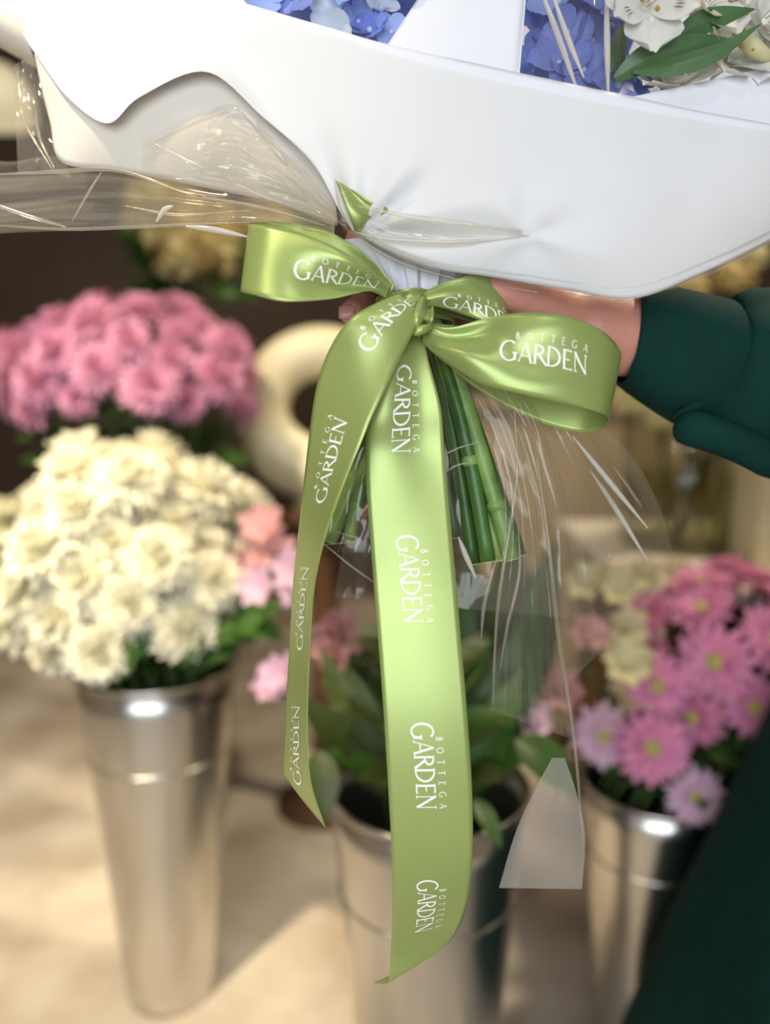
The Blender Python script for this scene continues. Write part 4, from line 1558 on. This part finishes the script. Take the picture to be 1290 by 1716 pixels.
for i in range(9):
    a = 2*PI*i/9
    b = Vector((BL[0] + .05*math.cos(a), BL[1]+.05*math.sin(a), .58))
    leafy('leafy_stem', 'dark leaves deep between the white chrysanthemum stems', GL_, r0, m0,
          [(b + Vector((math.cos(a+k)*.10, math.sin(a+k)*.10, .03+.05*k)), b + Vector((0, 0, .04*k)), .06) for k in range(3)], M['leaf'], lobes=.2)
r0, m0 = bmouth(BP)
for i in range(14):
    a = 2*PI*i/14
    b = Vector((BP[0] + .12*math.cos(a), BP[1]+.08*math.sin(a), .72 + .12*(i % 3)))
    leafy('leafy_stem', 'dark leaves under the pink chrysanthemums', GL_, r0, m0,
          [(b + Vector((math.cos(a+k)*.13, math.sin(a+k)*.11, .02+.05*k)), b + Vector((0, 0, .05*k)), .075) for k in range(3)], M['leaf'], lobes=.2)
r0, m0 = bmouth(BC)
leafy('leafy_stem', 'olive leaves standing in the centre bucket behind the ribbon', GL_, r0, m0,
      [lv((560, 1120), (620, 1320), .84, .05), lv((600, 1150), (640, 1330), .85, .05), lv((545, 1375), (530, 1260), .78, .04), lv((520, 1180), (590, 1290), .85, .05)], M['leaf2'])
leafy('leafy_stem', 'long green leaves right of the centre ribbon tail', GL_, r0, m0,
      [lv((960, 1340), (865, 1240), .78, .05), lv((835, 1420), (795, 1340), .74, .02), lv((820, 1100), (800, 1320), .84, .055), lv((880, 1060), (830, 1290), .86, .06), lv((860, 1150), (790, 1330), .82, .05),
       lv((900, 1010), (850, 1250), .88, .06), lv((790, 1010), (780, 1290), .88, .05)], M['leaf'])
leafy('leafy_stem', 'olive leaves seen through the cellophane above the centre bucket', GL_, r0, m0,
      [lv((870, 900), (840, 1180), .95, .07), lv((930, 930), (860, 1200), .95, .07), lv((800, 930), (800, 1200), .95, .06), lv((850, 1000), (850, 1290), .93, .07)], M['leaf2'])
rng_l = random.Random(19)
for i in range(12):
    a = 2*PI*i/12
    b = Vector((BC[0] + .05*math.cos(a), BC[1]+.05*math.sin(a), .55))
    leafy('leafy_stem', 'dark leaves filling the mouth of the centre bucket', GL_, r0, m0,
          [(b + Vector((math.cos(a+k)*.08, math.sin(a+k)*.08, .05+.06*k)), b + Vector((0, 0, .05*k)), .05) for k in range(3)], M['leaf' if i % 2 else 'leaf2'])
r0, m0 = bmouth(BRt)
for i in range(14):
    a = 2*PI*i/14
    b = Vector((BRt[0] + .05 + .05*math.cos(a), BRt[1]+.04*math.sin(a), .45))
    leafy('leafy_stem', 'dark leaves between the pink daisy stems', GL_, r0, m0,
          [(b + Vector((math.cos(a+k)*.10, math.sin(a+k)*.10, .02+.05*k)), b + Vector((0, 0, .04*k)), .055) for k in range(3)], M['leaf'], lobes=.2)

# ------------------------------------------------------------------ back left: tall dark vase with yellow blooms
TVx, TVy = -.66, 2.05
e = empty('floor_vase', (TVx, TVy, 0), 'tall dark floor vase behind the pink chrysanthemums', 'vase')
mk('body', *lathe_geo([(0, .0), (.10, 0), (.12, .05), (.14, .4), (.12, .75), (.10, .9), (.115, .95), (.105, .95), (.09, .9), (.11, .75), (.12, .4), (0, .03)], (TVx, TVy, 0), 40), M['darkpot'], e)


def ball_bloom(name, label, group, pos, rad, mat, root, mouth, n=60, seed=1):
    rng = random.Random(seed)
    e = empty(name, root, label, 'flower', group)
    gs = []
    ga = PI*(3-math.sqrt(5))
    for i in range(n):
        zz = 1-1.8*(i+.5)/n
        q = math.sqrt(max(0, 1-zz*zz))
        d = Vector((q*math.cos(ga*i), q*math.sin(ga*i), zz))
        g = petal_geo(rad*.42, rad*.40, .5, .2, 3, 3, .5)
        rot = d.to_track_quat('Z', 'Y').to_matrix().to_4x4()
        gs.append(xform(g, Matrix.Translation(d*rad*.86) @ rot @ Matrix.Rotation(rng.uniform(0, 6), 4, 'Z') @ Matrix.Rotation(-.35, 4, 'Y')))
        gs.append(xform(g, Matrix.Translation(d*rad*.88) @ rot @ Matrix.Rotation(rng.uniform(0, 6), 4, 'Z') @ Matrix.Rotation(-.25, 4, 'Y')))
    g = join_geo(*gs)
    mk('bloom', [v + Vector(pos) for v in g[0]], g[1], mat, e)
    V, F = lathe_geo([(rad*.88*math.sin(PI*k/8)+1e-4, -rad*.88*math.cos(PI*k/8)) for k in range(9)], pos, 14)
    mk('core', V, F, mat, e)
    mk('stem', *tube_geo([root] + curved_stem(mouth, (Vector(mouth)+Vector(pos))/2, pos, 5), .004, 6), M['gstem'], e)


GY = 'pale yellow blooms in the tall vase'
tr_, tm = Vector((TVx, TVy, .4)), Vector((TVx, TVy, .95))
ball_bloom('yellow_bloom', 'pale yellow round bloom just below the cellophane wing', GY, at(325, 402, 2.0), .105, M['cream'], tr_, tm, seed=1)
ball_bloom('yellow_bloom', 'pale yellow round bloom seen through the cellophane wing', GY, at(270, 350, 2.08), .085, M['cream'], tr_, tm, seed=2)
ball_bloom('yellow_bloom', 'pale yellow round bloom hidden behind the left bow loop', GY, at(440, 400, 2.1), .09, M['cream'], tr_, tm, seed=3)
rng_l = random.Random(29)
for i in range(16):
    px, py = rng_l.uniform(225, 420), rng_l.uniform(410, 540)
    b = at(px, py, 2.0)
    leafy('leafy_stem', 'dark green leaves under the pale yellow blooms', 'leaves in the tall vase', tr_, tm,
          [(b + Vector((rng_l.uniform(-.09, .09), rng_l.uniform(-.08, .03), rng_l.uniform(-.02, .09))), b, .075) for k in range(4)], M['leaf'])

# ------------------------------------------------------------------ cream ring vase behind the bow's left
RVc = at(540, 690, 1.75)
zf = .76                                        # plinth top
e = empty('wooden_pedestal', (RVc.x, RVc.y, 0), 'brown turned wooden pedestal under the cream ring vase', 'pedestal')
ph = RVc.z - .215
mk('top', *lathe_geo([(0, ph-.03), (.11, ph-.03), (.12, ph-.022), (.12, ph-.006), (.114, ph), (0, ph)], (RVc.x, RVc.y, 0), 40), M['wood'], e)
mk('column', *lathe_geo([(.05, .03), (.035, .1), (.03, ph*.5), (.035, ph-.08), (.06, ph-.03)], (RVc.x, RVc.y, 0), 24), M['wood'], e)
mk('base', *lathe_geo([(0, 0), (.12, 0), (.12, .015), (.06, .035), (0, .035)], (RVc.x, RVc.y, 0), 32), M['wood'], e)
e = empty('ring_vase', (RVc.x, RVc.y, ph), 'cream rounded vase with an open ring behind the white chrysanthemums', 'vase')
V, F = [], []
for i in range(56):
    a = 2*PI*i/56
    rmin = .058 + .016*max(0, -math.sin(a))
    for k in range(18):
        b = 2*PI*k/18
        V.append(RVc + Vector(((.132 + rmin*math.cos(b))*math.cos(a), rmin*.9*math.sin(b), (.132 + rmin*math.cos(b))*math.sin(a))))
for i in range(56):
    for k in range(18):
        F.append((i*18+k, ((i+1) % 56)*18+k, ((i+1) % 56)*18+(k+1) % 18, i*18+(k+1) % 18))
mk('ring_body', V, F, M['ceramic'], e)
mk('foot', *lathe_geo([(0, 0), (.07, 0), (.072, .006), (.06, .02), (.05, .04)], (RVc.x, RVc.y, ph), 32), M['ceramic'], e)

# ------------------------------------------------------------------ bench on the right with glass vase and cream box
bx0, bx1, by0, by1, bz = .415, 1.75, 1.17, 1.85, .69
e = empty('bench', ((bx0+bx1)/2, (by0+by1)/2, 0), 'pale topped bench with brown wooden base on the right', 'bench')
o = mk('bench_top', *box_geo(bx0, bx1, by0, by1, bz-.03, bz), M['bench'], e, smooth=False)
bv = o.modifiers.new('b', 'BEVEL'); bv.width = .006; bv.segments = 2
mk('front_panel', *box_geo(bx0+.05, bx1-.03, by0+.05, by0+.07, .08, bz-.03), M['wood'], e, smooth=False)
mk('side_panel', *box_geo(bx0+.05, bx0+.07, by0+.07, by1-.05, .08, bz-.03), M['wood'], e, smooth=False)
mk('side_panel', *box_geo(bx1-.05, bx1-.03, by0+.07, by1-.05, .08, bz-.03), M['wood'], e, smooth=False)
for sx in (bx0+.07, bx1-.07):
    for sy in (by0+.09, by1-.07):
        mk('foot', *box_geo(sx-.025, sx+.025, sy-.025, sy+.025, 0, .09), M['wood'], e, smooth=False)


def glass_vase(px, py_bottom, d, r, h, label, fl):
    p = at(px, py_bottom, d)
    x, y = p.x, p.y
    e = empty('glass_vase', (x, y, bz), label, 'vase')
    mk('glass', *lathe_geo([(0, .002), (r*.96, .002), (r, .008), (r, h*.5), (r, h), (r-.004, h), (r-.004, h*.5), (r-.004, .014), (0, .014)], (x, y, bz), 40), M['glass'], e)
    mk('water', *lathe_geo([(0, .015), (r-.005, .015), (r-.005, h*.55), (0, h*.55)], (x, y, bz), 40), M['water'], e)
    rng = random.Random(int(px))
    for i, (fx, fy, fd, s, mt, lab) in enumerate(fl):
        tp = at(fx, fy, fd)
        rt_ = Vector((x + rng.uniform(-.5, .5)*r, y + rng.uniform(-.5, .5)*r, bz+.02))
        mo = Vector((x + rng.uniform(-.6, .6)*r, y + rng.uniform(-.6, .6)*r, bz+h))
        ball_bloom('cream_bloom', lab, 'cream blooms in the glass vases', tp, s, M[mt], rt_, mo, 30, i+int(px))
    for i in range(5):
        rt_ = Vector((x + rng.uniform(-.4, .6)*r, y + rng.uniform(-.5, .5)*r, bz+.02))
        mo = Vector((x + rng.uniform(.0, .7)*r, y + rng.uniform(-.6, .6)*r, bz+h*.95))
        tp = mo + Vector((rng.uniform(-.05, .05), 0, .12))
        leafy('leafy_stem', 'green leafy stem standing in the glass vase on the bench', 'stems in the glass vases', rt_, mo,
              [(tp + Vector((rng.uniform(-.1, .1), rng.uniform(-.1, .1), rng.uniform(-.02, .1))), tp, .05) for k in range(4)], M['leaf2'])


glass_vase(1140, 868, 1.52, .118, .27, 'clear glass vase of stems on the bench beneath the green sleeve',
           [(1160, 482, 1.45, .028, 'cream', 'cream bloom between the green cuff and the paper, lower one'), (1232, 462, 1.5, .034, 'cream', 'cream bloom above the green sleeve'),
            (1255, 430, 1.5, .03, 'alc', 'pale bloom close under the paper at right'), (1060, 665, 1.42, .034, 'alc', 'pale yellow bloom just below the green cuff, left one'),
            (1105, 695, 1.42, .028, 'alc', 'pale yellow bloom just below the green cuff, right one')])
glass_vase(930, 905, 1.62, .10, .24, 'clear glass vase seen through the cellophane skirt', [(930, 760, 1.55, .045, 'cream', 'cream bloom blurred behind the cellophane skirt')]) if False else None
p = at(1330, 905, 1.38)
e = empty('cream_box', (p.x, p.y, bz), 'cream box on the bench at the right edge', 'box')
mk('box_body', *box_geo(p.x-.10, p.x+.14, p.y-.07, p.y+.10, bz, bz+.17), M['ceramic'], e, smooth=False)
mk('lid', *box_geo(p.x-.104, p.x+.144, p.y-.074, p.y+.104, bz+.165, bz+.20), M['ceramic'], e, smooth=False)

# table behind the bow, hidden mostly by the cellophane: tan low table
tx0, tx1, ty0, ty1, tz = .22, 1.7, 1.98, 2.4, .985
e = empty('wooden_cupboard', ((tx0+tx1)/2, (ty0+ty1)/2, 0), 'tan wooden cupboard behind the bench and the cellophane', 'cupboard')
M['tan'] = material('tan_wood', (0.34, 0.27, 0.16), 0.5, col2=(.26, .20, .11), vscale=3)
mk('cupboard_top', *box_geo(tx0-.02, tx1+.02, ty0-.02, ty1, tz-.03, tz), M['tan'], e, smooth=False)
mk('body', *box_geo(tx0, tx1, ty0+.02, ty1-.01, .06, tz-.03), M['tan'], e, smooth=False)
for k in range(3):
    xa = tx0 + .01 + (tx1-tx0-.02)*k/3
    dr = mk('door', *box_geo(xa+.004, xa+(tx1-tx0-.02)/3-.004, ty0, ty0+.02, .08, tz-.04), M['tan'], e, smooth=False)
    mk('knob', *capsule_geo((xa+.42, ty0-.012, .6), (xa+.42, ty0, .6), .012, .008), M['fitting'], dr)
mk('base', *box_geo(tx0+.03, tx1-.03, ty0+.05, ty1-.03, 0, .06), M['wood'], e, smooth=False)

# hanging cream lamp shade, upper left
p = at(-25, 165, 2.6)
e = empty('pendant_lamp', (p.x, p.y, H), 'cream pendant lampshade hanging at the upper left', 'lamp')
mk('shade', *lathe_geo([(.03, .10), (.10, .085), (.14, .03), (.145, -.06), (.138, -.06), (.13, .03), (.09, .075), (.03, .09)], (p.x, p.y, p.z), 32), M['shade'], e)
mk('cord', *tube_geo([(p.x, p.y, p.z+.09), (p.x, p.y, H)], .004, 8), M['darkpot'], e)
